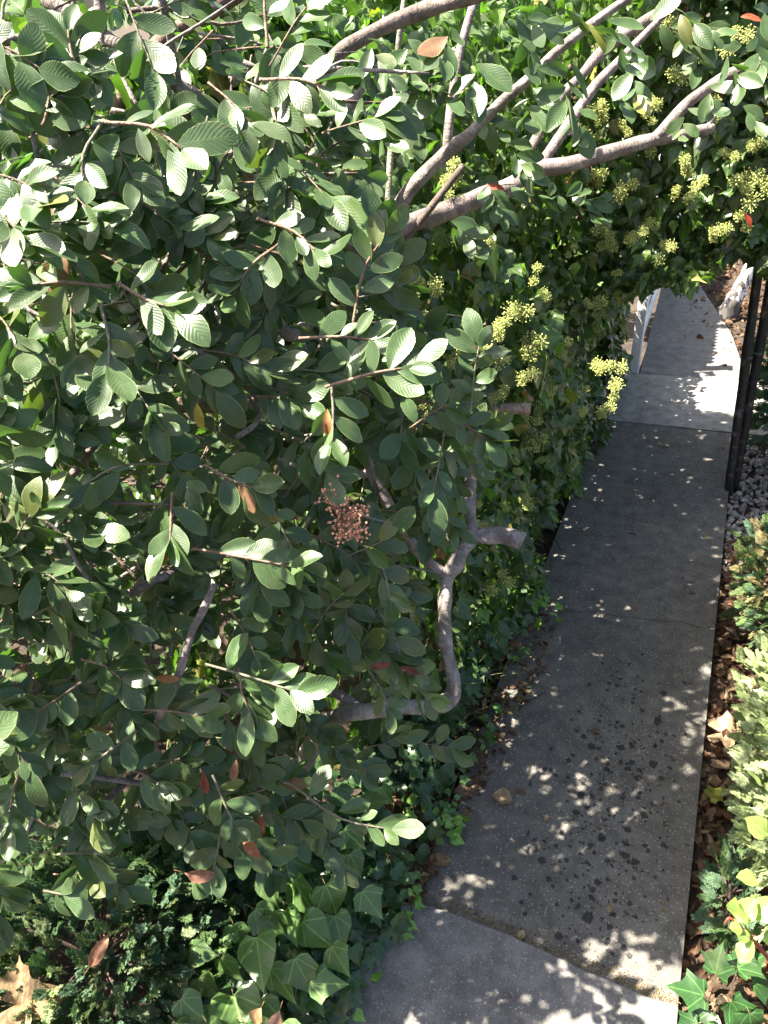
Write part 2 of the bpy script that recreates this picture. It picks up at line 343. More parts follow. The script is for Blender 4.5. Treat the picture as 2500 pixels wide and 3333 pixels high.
# ---------------------------------------------------------------- ground and paving
def sheet(name, poly, z, mat, thick=0., sub=0):
    g = Geo(); n = len(poly); v = [(x, y, z) for x, y in poly]; f = list(range(n)); t = [n]
    if thick:
        v += [(x, y, z-thick) for x, y in poly]
        for i in range(n): j = (i+1) % n; f += [i, n+i, n+j, j]; t.append(4)
        f += [n+i for i in range(n)][::-1]; t.append(n)
    g.add(v, f, t, np.zeros((len(v), 2)), np.tile((.5, .5, .5), (len(v), 1)))
    return tag(g.build(name, MAT[mat], smooth=False), kind='structure')
Z0 = -.06
def ground_mesh():
    n = 120; g = Geo(); t = np.linspace(-1, 1, n); ax = np.sign(t)*(np.abs(t)**3.2)*90
    X, Y = np.meshgrid(ax, ax+2); near = np.exp(-((X)**2+(Y-2)**2)/30)
    Zz = Z0 + near*(.018*np.sin(X*9+1)*np.cos(Y*7)+.012*np.sin(X*23+Y*17)) 
    v = np.stack([X, Y, Zz], -1).reshape(-1, 3); f = []
    for i in range(n-1):
        for j in range(n-1): f += [i*n+j, i*n+j+1, (i+1)*n+j+1, (i+1)*n+j]
    g.add(v, f, [4]*((n-1)**2), np.zeros((n*n, 2)), np.tile((.5, .5, .5), (n*n, 1)))
    return tag(g.build('ground', MAT['soil']), kind='structure')
ground_mesh()
XL, XR = -.50, .27
def jag(a, b, n, amp, seed):
    r = np.random.default_rng(seed); a = np.array(a); b = np.array(b); d = (b-a)/np.linalg.norm(b-a); nn = np.array([-d[1], d[0]])
    return [tuple(a+(b-a)*s+nn*(r.normal()*amp if 0 < s < 1 else 0)) for s in np.linspace(0, 1, n)]
slabtop = [tuple(ground(x, y)[:2]) for x, y in ((1330, 2945), (1400, 2958), (1500, 2990), (1580, 3022), (1650, 3047), (1740, 3090), (1830, 3130), (1910, 3170), (1990, 3200), (2060, 3232), (2130, 3262), (2215, 3290))]
slabtop[-1] = (XR, slabtop[-1][1])
near_edge = [(p[0], p[1]+.004) for p in slabtop]
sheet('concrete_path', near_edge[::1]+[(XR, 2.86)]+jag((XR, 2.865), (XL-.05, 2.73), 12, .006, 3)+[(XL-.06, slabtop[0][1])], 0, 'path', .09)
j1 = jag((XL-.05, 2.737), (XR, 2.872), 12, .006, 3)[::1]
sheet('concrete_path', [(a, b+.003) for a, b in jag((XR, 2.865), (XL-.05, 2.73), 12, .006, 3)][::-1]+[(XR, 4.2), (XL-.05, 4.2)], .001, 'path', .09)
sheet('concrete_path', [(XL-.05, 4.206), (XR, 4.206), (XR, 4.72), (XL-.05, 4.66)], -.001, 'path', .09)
sheet('concrete_slab', [(-.9, -1.5), (XR, -1.5)]+slabtop[::-1]+[(-.62, slabtop[0][1]-.02), (-.8, .7)], .012, 'slab', .1)
sheet('driveway', [(-6, 4.60), (XL-.05, 4.666), (XR, 4.726), (1.2, 4.8), (9, 4.9), (9, 5.6), (XR+.02, 5.50), (-.56, 5.42), (-6, 5.3)], .004, 'drive', .06)
fr = [(XR+.02, 5.51), (.26, 5.9), (.17, 6.4), (.04, 6.85), (-.08, 7.25), (-.17, 7.6), (-.2, 9.6)]
sheet('far_path', [(-.40, 5.445)]+fr+[(-.56, 9.6), (-.47, 7.5)], .0, 'farpath', .06)
sheet('road', [(1.0, 5.65), (1.1, 8), (1.0, 30), (12, 30), (12, 5.65)], .002, 'drive', .05)
# low concrete wall with steps at the far end of the path
g = Geo(); box(g, (-1.2, 9.62, -.05), (.6, 9.95, .16), bev=.01); box(g, (-1.2, 9.96, -.05), (.6, 10.3, .32), bev=.01); box(g, (-1.2, 10.31, -.05), (.6, 11., .48), bev=.01)
tag(g.build('concrete_steps', MAT['drive'], smooth=False), 'grey concrete steps glimpsed at the far end of the path', 'steps')

# ---------------------------------------------------------------- the big shrub
BARK = (.20, .17, .16); BROWN = (.12, .085, .065); PALE = (.30, .26, .25)
def px(pts): return [at(*p) for p in pts]
shrub = empty('broadleaf_shrub', ground(1000, 2350, Z0), 'tall shrub with oval grey-green leaves and pale bare stems filling the left side', 'shrub')
def limb(name, pts, rads, tint=BARK, sides=12, knob=.06, parent=None, k=7):
    if sum(p[0] for p in pts)/len(pts) < 1000 and name != 'trunk': pts = [(p[0], p[1], p[2]-.22) for p in pts]
    g = Geo(); tube(g, px(pts), [r*p[2]/F*(.88 if pts[0][1] < 1000 else 1) for r, p in zip(rads, pts)], sides, k, tint, knob)
    return g.build(name, MAT['bark'], parent or shrub)
trunk = limb('trunk', [(960, 2520, 2.7), (1078, 2351, 2.15), (1205, 2313, 2.05), (1311, 2300, 2.08), (1400, 2300, 2.14), (1450, 2285, 2.2), (1478, 2250, 2.2), (1468, 2170, 2.2), (1453, 2110, 2.2), (1446, 2004, 2.2), (1450, 1944, 2.2), (1459, 1876, 2.2), (1484, 1831, 2.2), (1507, 1793, 2.2), (1532, 1750, 2.22), (1534, 1690, 2.25), (1524, 1630, 2.28), (1536, 1550, 2.3), (1550, 1468, 2.32)],
             [36, 30, 28, 25, 25, 27, 25, 21, 22, 21, 24, 22, 27, 22, 25, 20, 22, 19, 18], (.27, .24, .225), 14, .15)
limb('limb', [(1180, 2322, 2.06), (1120, 2270, 2.1), (1050, 2240, 2.2), (960, 2230, 2.35)], [20, 17, 15, 12], (.2, .17, .18))
limb('branch_stub', [(1540, 1745, 2.24), (1590, 1745, 2.22), (1640, 1742, 2.2), (1685, 1756, 2.17), (1698, 1762, 2.165)], [22, 27, 28, 30, 31], (.30, .27, .28))
limb('branch', [(1465, 1870, 2.2), (1420, 1850, 2.19), (1360, 1795, 2.17), (1310, 1720, 2.15), (1268, 1650, 2.13), (1225, 1570, 2.12), (1200, 1510, 2.12), (1198, 1470, 2.12)], [20, 18, 17, 18, 19, 19, 17, 10], (.26, .22, .21))
limb('branch', [(1310, 1700, 2.15), (1270, 1655, 2.17), (1230, 1630, 2.2), (1200, 1650, 2.2)], [8, 7, 6, 4])
limb('branch', [(1480, 1770, 2.23), (1430, 1720, 2.28), (1370, 1670, 2.3), (1290, 1620, 2.3)], [12, 10, 9, 8])
limb('branch', [(1210, 1540, 2.12), (1130, 1545, 2.14), (1040, 1540, 2.16), (960, 1530, 2.2)], [15, 15, 14, 12], PALE)
limb('branch', [(1205, 1480, 2.12), (1260, 1468, 2.1), (1330, 1458, 2.1), (1440, 1470, 2.08)], [6, 6, 6, 5], PALE)
limb('limb', [(1170, 2330, 2.75), (1120, 2050, 2.8), (1020, 1750, 2.7), (930, 1500, 2.5), (870, 1330, 2.35), (900, 1140, 2.25), (960, 1010, 2.2), (1060, 900, 2.2), (1170, 815, 2.2), (1250, 750, 2.18)], [52, 50, 46, 42, 40, 42, 42, 40, 36, 30], BROWN)
limb('branch', [(1250, 750, 2.18), (1300, 670, 2.15), (1348, 602, 2.13), (1461, 490, 2.08), (1529, 437, 2.06), (1634, 331, 2.03), (1732, 248, 2.0), (1815, 166, 1.98), (1950, 60, 1.95), (2090, -40, 1.92), (2400, -300, 1.9)], [30, 28, 27, 26, 23, 20, 19, 18, 17, 15, 10], (.25, .21, .20))
limb('branch', [(1456, 490, 2.08), (1462, 400, 2.06), (1491, 196, 2.05), (1514, 105, 2.05), (1544, 0, 2.05), (1600, -220, 2.1)], [19, 18, 17, 16, 15, 10], (.24, .2, .2))
limb('limb', [(1240, 770, 2.22), (1330, 730, 2.3), (1420, 700, 2.35), (1551, 648, 2.4), (1672, 603, 2.42), (1740, 557, 2.42), (1853, 535, 2.42), (1981, 497, 2.42), (2079, 467, 2.42), (2177, 444, 2.42), (2252, 429, 2.42), (2305, 420, 2.42), (2320, 410, 2.42)], [34, 36, 36, 34, 34, 32, 28, 27, 26, 23, 21, 20, 14], (.23, .19, .18))
limb('branch', [(2300, 420, 2.42), (2320, 385, 2.41), (2355, 338, 2.4)], [10, 9, 7], (.3, .27, .26))
limb('branch', [(2125, 455, 2.42), (2154, 430, 2.41), (2207, 369, 2.4), (2252, 324, 2.39), (2327, 271, 2.37), (2395, 233, 2.35), (2500, 196, 2.32), (2700, 120, 2.25)], [20, 22, 22, 20, 20, 21, 21, 14], (.22, .18, .17))
limb('branch', [(1735, 570, 2.43), (1755, 542, 2.44), (1808, 467, 2.46), (1890, 346, 2.5), (1951, 264, 2.52), (2011, 203, 2.55), (2150, 60, 2.6), (2300, -100, 2.6)], [22, 21, 20, 20, 18, 16, 13, 9], (.24, .2, .19))
limb('branch', [(1690, 590, 2.46), (1710, 520, 2.5), (1777, 392, 2.55), (1838, 301, 2.58), (1890, 249, 2.6), (1973, 158, 2.62), (2139, 45, 2.65), (2300, -60, 2.7)], [18, 17, 17, 18, 17, 22, 20, 14], (.23, .19, .18))
limb('limb', [(960, 330, 1.9), (1085, 190, 1.9), (1160, 135, 1.9), (1250, 88, 1.9), (1348, 45, 1.9), (1438, 15, 1.88), (1600, -30, 1.85), (1800, -120, 1.8)], [24, 26, 26, 27, 29, 28, 24, 16], (.18, .14, .12))
limb('branch', [(1255, 760, 2.15), (1262, 690, 2.12), (1268, 560, 2.1), (1275, 450, 2.08), (1290, 226, 2.05), (1310, 45, 2.0), (1330, -120, 2.0)], [11, 12, 12, 12, 12, 11, 7], (.24, .24, .18))
limb('branch', [(900, 700, 2.15), (960, 640, 2.1), (1002, 573, 2.05), (1055, 467, 2.0), (1115, 377, 1.95), (1180, 290, 1.95)], [18, 22, 23, 22, 20, 12], (.24, .2, .19))
limb('limb', [(40, -80, 1.8), (150, 0, 1.75), (226, 45, 1.75), (362, 136, 1.75), (452, 188, 1.76), (542, 256, 1.8), (655, 324, 1.85), (760, 420, 1.95), (830, 640, 2.1)], [26, 27, 27, 28, 28, 26, 24, 22, 20], (.24, .2, .18))
limb('branch', [(-120, 150, 1.7), (0, 136, 1.7), (113, 113, 1.72), (203, 53, 1.74)], [15, 17, 17, 15], (.22, .2, .2))
limb('branch', [(318, -90, 1.7), (324, 0, 1.72), (332, 105, 1.74), (345, 150, 1.75)], [18, 20, 20, 16], (.23, .19, .18))
limb('branch', [(500, -120, 1.65), (527, 0, 1.68), (557, 136, 1.74), (580, 264, 1.8), (600, 400, 1.85), (603, 512, 1.9), (614, 660, 1.95)], [14, 15, 14, 13, 12, 11, 10], (.2, .17, .17))
limb('limb', [(900, -110, 2.0), (738, 0, 2.0), (640, 60, 2.0), (527, 136, 2.0), (445, 218, 2.02), (407, 301, 2.04), (380, 369, 2.06), (350, 560, 2.1)], [30, 32, 32, 30, 29, 28, 26, 22], (.16, .10, .075))
limb('limb', [(-150, 90, 1.8), (0, 185, 1.8), (90, 249, 1.82), (200, 340, 1.9)], [28, 30, 28, 22], (.2, .17, .14))
limb('branch', [(850, 920, 1.95), (859, 946, 1.95), (904, 1044, 1.97), (942, 1090, 2.0), (1000, 1060, 2.1)], [20, 20, 23, 24, 22], (.30, .26, .25))
limb('branch', [(905, 1060, 1.98), (870, 1130, 2.0), (840, 1200, 2.05), (830, 1330, 2.1), (880, 1430, 2.1), (940, 1510, 2.1)], [18, 17, 18, 18, 19, 16], (.2, .17, .17))
limb('branch', [(520, 1090, 1.75), (588, 1127, 1.75), (678, 1165, 1.77), (753, 1225, 1.8), (844, 1278, 1.9), (930, 1300, 2.05)], [10, 14, 14, 15, 15, 14], (.2, .15, .13))
limb('branch', [(90, 1470, 1.8), (180, 1420, 1.82), (324, 1353, 1.85), (450, 1300, 1.87), (560, 1280, 1.9)], [7, 8, 9, 9, 8], (.26, .23, .22))
limb('limb', [(150, 1500, 2.15), (211, 1458, 2.12), (301, 1421, 2.1), (392, 1375, 2.1), (512, 1323, 2.12), (700, 1320, 2.2), (870, 1330, 2.35)], [28, 28, 28, 28, 26, 26, 26], (.14, .11, .09))
limb('branch', [(150, 1640, 2.0), (226, 1556, 1.98), (290, 1470, 1.98), (362, 1380, 2.0)], [13, 14, 14, 13], (.18, .15, .14))
limb('branch', [(700, 1900, 1.85), (663, 1982, 1.84), (625, 2058, 1.84), (588, 2178, 1.85), (557, 2254, 1.88), (535, 2299, 1.9), (500, 2420, 2.05), (560, 2560, 2.3)], [11, 13, 13, 13, 14, 14, 14, 16], (.25, .21, .21))
limb('branch', [(380, 1960, 1.9), (414, 1937, 1.9), (470, 1905, 1.9), (560, 1865, 1.92), (760, 1780, 2.1), (1000, 1740, 2.6)], [14, 15, 16, 15, 15, 18], (.2, .16, .15))
limb('branch', [(120, 1680, 1.7), (200, 1740, 1.72), (264, 1855, 1.74), (325, 1925, 1.78)], [5, 6, 7, 8], (.18, .15, .14))
limb('branch', [(-60, 2330, 1.8), (60, 2300, 1.85), (140, 2240, 1.88), (330, 2180, 1.95), (520, 2150, 2.0)], [8, 9, 9, 10, 10], BROWN)
limb('branch', [(200, 2520, 1.95), (290, 2525, 1.95), (385, 2540, 1.97), (540, 2560, 2.1)], [8, 9, 9, 10], (.2, .18, .18))
limb('branch', [(270, 2680, 1.98), (320, 2630, 1.98), (370, 2585, 2.0), (470, 2480, 2.1)], [10, 11, 12, 12], (.12, .10, .10))
limb('branch', [(80, 2720, 2.0), (110, 2650, 1.98), (130, 2560, 1.97), (125, 2400, 1.95)], [6, 7, 7, 6], (.26, .24, .22))

OUT = nrm(np.array([.45, -.62, .72]))
class Sprays:
    """leaves and their twigs for one shrub part"""
    def __init__(s): s.P = []; s.D = []; s.N = []; s.S = []; s.C = []; s.T = []; s.tw = Geo(); s.W = []
    def tint(s, lit=0.):
        r = rng.random()
        b = rng.uniform(.8, 1.25)
        if r < .88: c = np.array([.047, .083, .031])
        elif r < .95: c = np.array([.07, .115, .04])
        elif r < .99: c = np.array([.08, .10, .03])
        elif r < .996: c = np.array([.12, .125, .03])
        else: c = np.array([.15, .08, .045])
        return c*b
    def spray(s, base, d, length, n, size, nbias=None, droop=.12, tw=.0018, opp=False):
        d = nrm(np.asarray(d, float)); N = OUT if nbias is None else nrm(np.asarray(nbias, float))
        side = np.cross(d, N); 
        if np.linalg.norm(side) < .15: side = np.cross(d, [0, 0, 1.])
        side = nrm(side); N = np.cross(side, d)
        tip = base+d*length-np.array([0, 0, droop*length]); mid = base+d*length*.5+side*rng.normal()*length*.06
        tube(s.tw, [base-d*length*.12, base, mid, tip], [tw*1.3, tw*1.1, tw, tw*.6], 5, 3, (.26, .17, .12) if rng.random() < .6 else (.2, .19, .13), .03)
        for i in range(n):
            t = (i+.4)/n; t = t**.58; sg = 1 if i % 2 else -1
            p = (1-t)**2*base+2*t*(1-t)*mid+t*t*tip
            ang = (1.15-.75*t)+rng.normal()*.22
            dd = d*cos(ang)+side*sg*sin(ang)+N*rng.uniform(-.25, .3)-np.array([0, 0, .18])
            if i >= n-2: dd = d+side*sg*.45+N*rng.uniform(.0, .5)
            nn = N+side*sg*rng.uniform(-.15, .25)+rng.normal(size=3)*.36
            s.P.append(p); s.D.append(dd); s.N.append(nn); s.S.append(size*rng.uniform(.58, 1.12)*(1 if t > .15 else .8)); s.C.append(s.tint())
            s.W.append(rng.uniform(.85, 1.15))
    def single(s, p, d, n, size, c=None):
        s.P.append(np.asarray(p)); s.D.append(np.asarray(d)); s.N.append(np.asarray(n)); s.S.append(size); s.C.append(s.tint() if c is None else np.asarray(c)); s.W.append(rng.uniform(.85, 1.1))
    def leaves(s, geo, T=OVAL):
        P, D, N = np.array(s.P), nrm(np.array(s.D)), np.array(s.N); n = len(P)
        scatter(geo, T, P, D, N, np.array(s.S), rng.normal(.14, .2, n), rng.uniform(-.08, .5, n), rng.uniform(0, .09, n), np.array(s.W), np.array(s.C))
def interp_depth(px_, py_):
    # depth of the outer leaf surface of the shrub, as it rises from the path edge to the upper left
    t = np.clip(py_/3333., -.1, 1.); base = 1.42+.62*t**1.3
    return base + .22*np.clip((px_-500)/900, -.6, 1.)+.06*sin(px_*.006+1)*cos(py_*.005)
def inpoly(x, y, poly):
    c = False; j = len(poly)-1
    for i in range(len(poly)):
        xi, yi = poly[i]; xj, yj = poly[j]
        if (yi > y) != (yj > y) and x < (xj-xi)*(y-yi)/(yj-yi)+xi: c = not c
        j = i
    return c
POLY = [(-250, -250), (900, -250), (960, 120), (1060, 330), (1100, 620), (1130, 800), (1190, 1000), (1330, 1180), (1560, 1330), (1590, 1600), (1490, 1700), (1330, 1900), (1330, 2050), (1400, 2200), (1330, 2380), (1140, 2480), (1050, 2650), (850, 2720), (640, 2700), (500, 2740), (330, 2690), (200, 2860), (-250, 2900)]
GAPS = [(1530, 1580, 120, 190), (130, 100, 130, 90), (420, 190, 280, 130), (590, 200, 100, 260), (620, 560, 60, 110), (880, 1050, 100, 90), (720, 1190, 130, 60), (620, 2100, 90, 220), (450, 1920, 110, 50), (60, 200, 110, 60), (500, 330, 110, 110), (1440, 2160, 170, 230), (1380, 1980, 120, 130), (300, 1480, 170, 110), (640, 2120, 110, 130), (420, 280, 120, 150), (1370, 2010, 90, 160), (1000, 970, 110, 90), (1420, 1880, 200, 110), (1330, 1740, 120, 110), (1500, 1640, 110, 150), (1180, 2320, 230, 80), (1040, 1640, 60, 60), (1150, 1520, 60, 70), (950, 1500, 60, 60), (1290, 1650, 120, 60), (520, 1350, 170, 60)]
front, midl = Sprays(), Sprays()
cnt = 0; tries = 0
pts_used = []
while cnt < 310 and tries < 20000:
    tries += 1
    x, y = rng.uniform(-250, 1600), rng.uniform(-250, 3050)
    if not inpoly(x, y, POLY): continue
    if any(((x-a)/c)**2+((y-b)/d)**2 < 1 for a, b, c, d in GAPS): continue
    if y < 700 and rng.random() < .35: continue
    if any((x-a)**2+(y-b)**2 < 80**2 for a, b in pts_used): continue
    pts_used.append((x, y)); cnt += 1
    d = interp_depth(x, y)+rng.uniform(-.08, .14)
    d = min(d, gdepth(x, y)-.22)
    ang = rng.normal(.45, 1.0)     # picture direction, mostly right and down
    dr = scr(cos(ang), sin(ang), rng.uniform(-.1, .5))
    front.spray(at(x, y, d), dr, rng.uniform(.09, .17), rng.integers(7, 12), .080, nrm(OUT+rng.normal(size=3)*.22))
for _ in range(520):
    while True:
        x, y = rng.uniform(-300, 1500), rng.uniform(-300, 2850)
        if inpoly(x*1.05, y, POLY): break
    if any(((x-a)/c)**2+((y-b)/d)**2 < .75 for a, b, c, d in GAPS) and rng.random() < .8: continue
    if y < 650 and rng.random() < .35: continue
    d = min(interp_depth(x, y)+rng.uniform(.18, .6), gdepth(x, y)-.1)
    dr = nrm(rng.normal(size=3)+np.array([.3, -.3, .2]))
    midl.spray(at(x, y, d), dr, rng.uniform(.08, .16), rng.integers(6, 10), .074, nrm(OUT+rng.normal(size=3)*.45))
# prominent sprays read off the photograph: base, heading, reach (m), leaves, leaf size
HERO = [(330, 930, 1.32, 180, .12, 9, .082), (400, 930, 1.30, 20, .10, 7, .085), (330, 1010, 1.31, 80, .10, 7, .085), (360, 400, 1.28, 20, .13, 7, .088), (320, 420, 1.30, 100, .10, 5, .085),
        (870, 130, 1.35, 270, .10, 6, .085), (870, 260, 1.36, 10, .11, 7, .085), (150, 380, 1.35, 300, .12, 7, .08), (60, 540, 1.4, 0, .14, 8, .075), (260, 260, 1.33, 260, .08, 5, .085),
        (1000, 1100, 1.5, 0, .13, 8, .07), (1090, 1250, 1.46, -15, .15, 8, .085), (1080, 1270, 1.48, 90, .09, 7, .075), (1150, 1050, 1.5, 290, .18, 9, .07), (1170, 930, 1.52, 285, .12, 6, .078),
        (860, 720, 1.5, 30, .12, 8, .078), (900, 800, 1.5, 130, .12, 8, .075), (900, 480, 1.55, 80, .12, 8, .08), (950, 620, 1.58, 60, .10, 7, .075), (700, 720, 1.5, 160, .12, 7, .08),
        (640, 1420, 1.58, 200, .12, 8, .075), (520, 1510, 1.52, 165, .15, 8, .075), (680, 1520, 1.52, 20, .10, 7, .085), (560, 1620, 1.5, 90, .08, 6, .085), (660, 1790, 1.53, 5, .18, 9, .08),
        (780, 1290, 1.6, 0, .10, 7, .07), (1390, 1310, 1.85, 20, .15, 9, .07), (1440, 1340, 1.8, 30, .12, 8, .07), (1350, 1400, 1.85, 90, .10, 6, .075), (880, 1640, 1.6, 60, .12, 8, .075),
        (1180, 1780, 1.75, 60, .12, 7, .075), (1000, 1700, 1.7, 120, .1, 7, .07), (1290, 1730, 1.8, 200, .1, 7, .072), (700, 2170, 1.6, 10, .17, 8, .082), (780, 2190, 1.6, 70, .08, 6, .085),
        (230, 2120, 1.6, 270, .10, 7, .08), (280, 2150, 1.58, 20, .08, 6, .085), (250, 2230, 1.6, 150, .09, 7, .08), (130, 2290, 1.62, 180, .1, 7, .075), (480, 2310, 1.62, 0, .12, 8, .075),
        (430, 2390, 1.63, 150, .1, 7, .075), (1180, 2120, 1.85, 15, .11, 8, .068), (1200, 2180, 1.9, 60, .10, 7, .066), (1200, 2050, 1.85, 300, .1, 7, .065),
        (960, 2560, 1.75, 15, .22, 8, .075), (700, 2540, 1.72, 60, .1, 8, .075), (420, 2500, 1.7, 20, .09, 7, .085), (200, 2780, 1.8, 350, .08, 7, .085), (150, 2900, 1.8, 0, .05, 4, .085),
        (720, 2700, 1.8, 100, .08, 5, .08), (80, 2480, 1.7, 100, .12, 8, .08), (1300, 1960, 1.9, 230, .1, 7, .065), (1130, 1900, 1.8, 90, .1, 8, .068), (760, 2000, 1.7, 60, .12, 8, .075),
        (1080, 600, 1.75, 80, .1, 5, .075), (1000, 780, 1.7, 200, .12, 7, .075), (620, 1180, 1.6, 20, .1, 8, .075), (300, 1560, 1.6, 260, .1, 7, .07), (250, 1720, 1.6, 60, .12, 8, .08)]
leafspr = []
for (x, y, d, a, ln, n, sz) in HERO:
    s = Sprays(); a = radians(a); s.spray(at(x, y, d), scr(cos(a), sin(a), .25), ln*1.1, n+1, sz*1.02, nrm(OUT*1.0-FW*.5), .1, .0028)
    gt = s.tw.build('leafy_twig', MAT['twig'], shrub)
    gg = Geo(); s.leaves(gg); o = gg.build('leaf_spray', MAT['shrub'], shrub, loc=None)
    o.parent = gt; o.matrix_parent_inverse = mathutils.Matrix(); 
# knots and side nubs on the bare trunk
g = Geo()
for x_, y_, a_, l_, r_ in [(1470, 1950, -20, 20, 9), (1430, 2060, 190, 14, 8), (1462, 2055, 10, 12, 6), (1485, 2165, 0, 15, 7), (1430, 2190, 180, 16, 8), (1505, 1850, 30, 22, 9), (1555, 1720, 20, 18, 8), (1380, 2312, 100, 16, 9), (1255, 2295, 260, 22, 7), (1505, 1640, 190, 16, 7)]:
    a_ = radians(a_); p0 = at(x_, y_, 2.17); dd_ = scr(cos(a_), sin(a_), .35); k_ = 2.2/F; tube(g, [p0-dd_*.01, p0+dd_*l_*k_*.6, p0+dd_*l_*k_*1.5], [r_*k_*1.9, r_*k_*1.6, r_*k_*.9], 8, 3, (.22, .18, .17), .15)
g.build('knots', MAT['bark'], trunk, loc=(0, 0, 0)).parent = trunk
# thin pale twigs criss-crossing in the crown
g = Geo()
for i_ in range(90):
    while True:
        x_, y_ = rng.uniform(-100, 1150), rng.uniform(-50, 2400)
        if inpoly(x_, y_, POLY): break
    d_ = min(interp_depth(x_, y_)+rng.uniform(.0, .3), gdepth(x_, y_)-.2); a_ = rng.normal(-.6, .9); L_ = rng.uniform(.15, .4); p0 = at(x_, y_, d_); dd_ = scr(cos(a_), sin(a_), rng.uniform(-.3, .2)); sd_ = scr(-sin(a_), cos(a_), 0)
    tube(g, [p0, p0+dd_*L_*.3+sd_*rng.normal()*.012, p0+dd_*L_*.65+sd_*rng.normal()*.02, p0+dd_*L_], np.array([1.6, 1.4, 1.1, .6])*rng.uniform(.0015, .0042), 6, 3, (.27, .235, .22) if rng.random() < .7 else (.16, .12, .1), .08)
tag(g.build('bare_twigs', MAT['twig'], shrub), kind='stuff')
# leaves on the branches that reach across the top right
br = Sprays()
for (x, y, d, a, ln, n, sz) in [(1300, 330, 1.95, 60, .1, 6, .09), (1370, 240, 1.9, 40, .1, 5, .085), (1560, 180, 1.9, 100, .1, 5, .1), (1700, 60, 1.9, 80, .12, 6, .085), (1860, 170, 1.9, 100, .12, 6, .1),
        (1480, 60, 1.85, 110, .1, 5, .085), (1640, 440, 2.05, 60, .12, 8, .075), (1740, 260, 2.0, 100, .1, 5, .095), (1950, 40, 1.9, 60, .14, 6, .09), (2060, 160, 2.0, 90, .12, 5, .09), (1880, 330, 2.1, 90, .1, 5, .085),
        (2080, 60, 1.9, 20, .14, 7, .085), (2230, 40, 1.95, 80, .14, 6, .085), (2330, 130, 2.0, 60, .12, 6, .08), (2400, 330, 2.2, 50, .1, 6, .085), (2460, 60, 2., 90, .12, 6, .085), (1600, 600, 2.1, 10, .16, 9, .068), (1560, 560, 2.1, 60, .12, 8, .07),
        (1750, 640, 2.2, 0, .17, 9, .07), (1850, 650, 2.2, 30, .1, 7, .072), (1450, 700, 2.1, 40, .12, 7, .07), (1180, 100, 1.8, 60, .12, 7, .08), (1240, 200, 1.85, 70, .12, 7, .08), (1150, 330, 1.8, 50, .12, 7, .085), (2250, 330, 2.2, 110, .1, 5, .07),
        (1620, 30, 1.9, 20, .14, 7, .085), (1800, 10, 1.85, 30, .14, 7, .085), (2150, 10, 1.85, 30, .14, 7, .085), (2420, 10, 1.9, 30, .14, 7, .085), (2300, 260, 2.1, 80, .08, 5, .08), (1330, 100, 1.9, 90, .12, 7, .08), (1970, 240, 2.1, 60, .1, 5, .08), (1520, 350, 2.05, 30, .1, 6, .075)]:
    a = radians(a); br.spray(at(x, y, d), scr(cos(a), sin(a), .2), ln, n, sz, nrm(OUT*.6-FW*.6+rng.normal(size=3)*.5), .2, .002)
g = Geo(); br.leaves(g); fo = g.build('foliage', MAT['shrub'], shrub); tag(fo, 'loose pale leaves along the high bare branches')
tag(br.tw.build('twigs', MAT['twig'], fo), kind='stuff')
# upper, outer and rear shrub sprays, mostly out of frame, added to cast dappled shade
crown = Sprays()
def add_shade_sprays(n, lo, hi, cond=lambda p: True, sz=.07):
    k = 0
    while k < n:
        p = np.array([rng.uniform(lo[i], hi[i]) for i in range(3)])
        v = p-CAM; dz = v@FW
        if dz > .2:
            X = W/2+F*(v@RT)/dz; Y = H/2-F*(v@UP)/dz
            if -60 < X < W+60 and -60 < Y < H+60 and dz < interp_depth(min(X, 1600), Y)+.3: continue
        if np.linalg.norm(v) < .95: continue
        if dz > .2 and -420 < X < 400 and -300 < Y < H+300 and dz < 1.35: continue
        if not cond(p): continue
        k += 1; crown.spray(p, nrm(rng.normal(size=3)*.7+np.array([.3, -.1, .3])), rng.uniform(.1, .2), rng.integers(6, 10), sz, nrm(np.array([0, 0, 1.])+rng.normal(size=3)*.5))
add_shade_sprays(360, (-3.2, .2, .2), (-1.65, 4.2, 2.12))
add_shade_sprays(130, (-1.6, -1.0, .9), (-.42, .55, 2.2))  # unseen sprays added to shade the near slab
add_shade_sprays(120, (-1.6, .05, 1.4), (-.7, .9, 2.3))  # denser unseen batch, added to break up sun patches on the slab
add_shade_sprays(110, (-2.2, 2.4, 2.48), (-1.1, 4.3, 3.0))  # added overhead to dapple the foliage at the upper centre
add_shade_sprays(14, (-.7, 3.2, 2.7), (.5, 4.6, 3.1))
add_shade_sprays(60, (-2.6, -1.0, .3), (-1.2, .3, 2.6))
for s_, nm, T, lab in ((front, 'foliage', OVAL, None), (midl, 'foliage', OVAL, None), (crown, 'foliage', OVAL_LO, None)):
    g = Geo(); s_.leaves(g, T); fo = g.build(nm, MAT['shrub'], shrub); tag(s_.tw.build('twigs', MAT['twig'], shrub), kind='stuff')
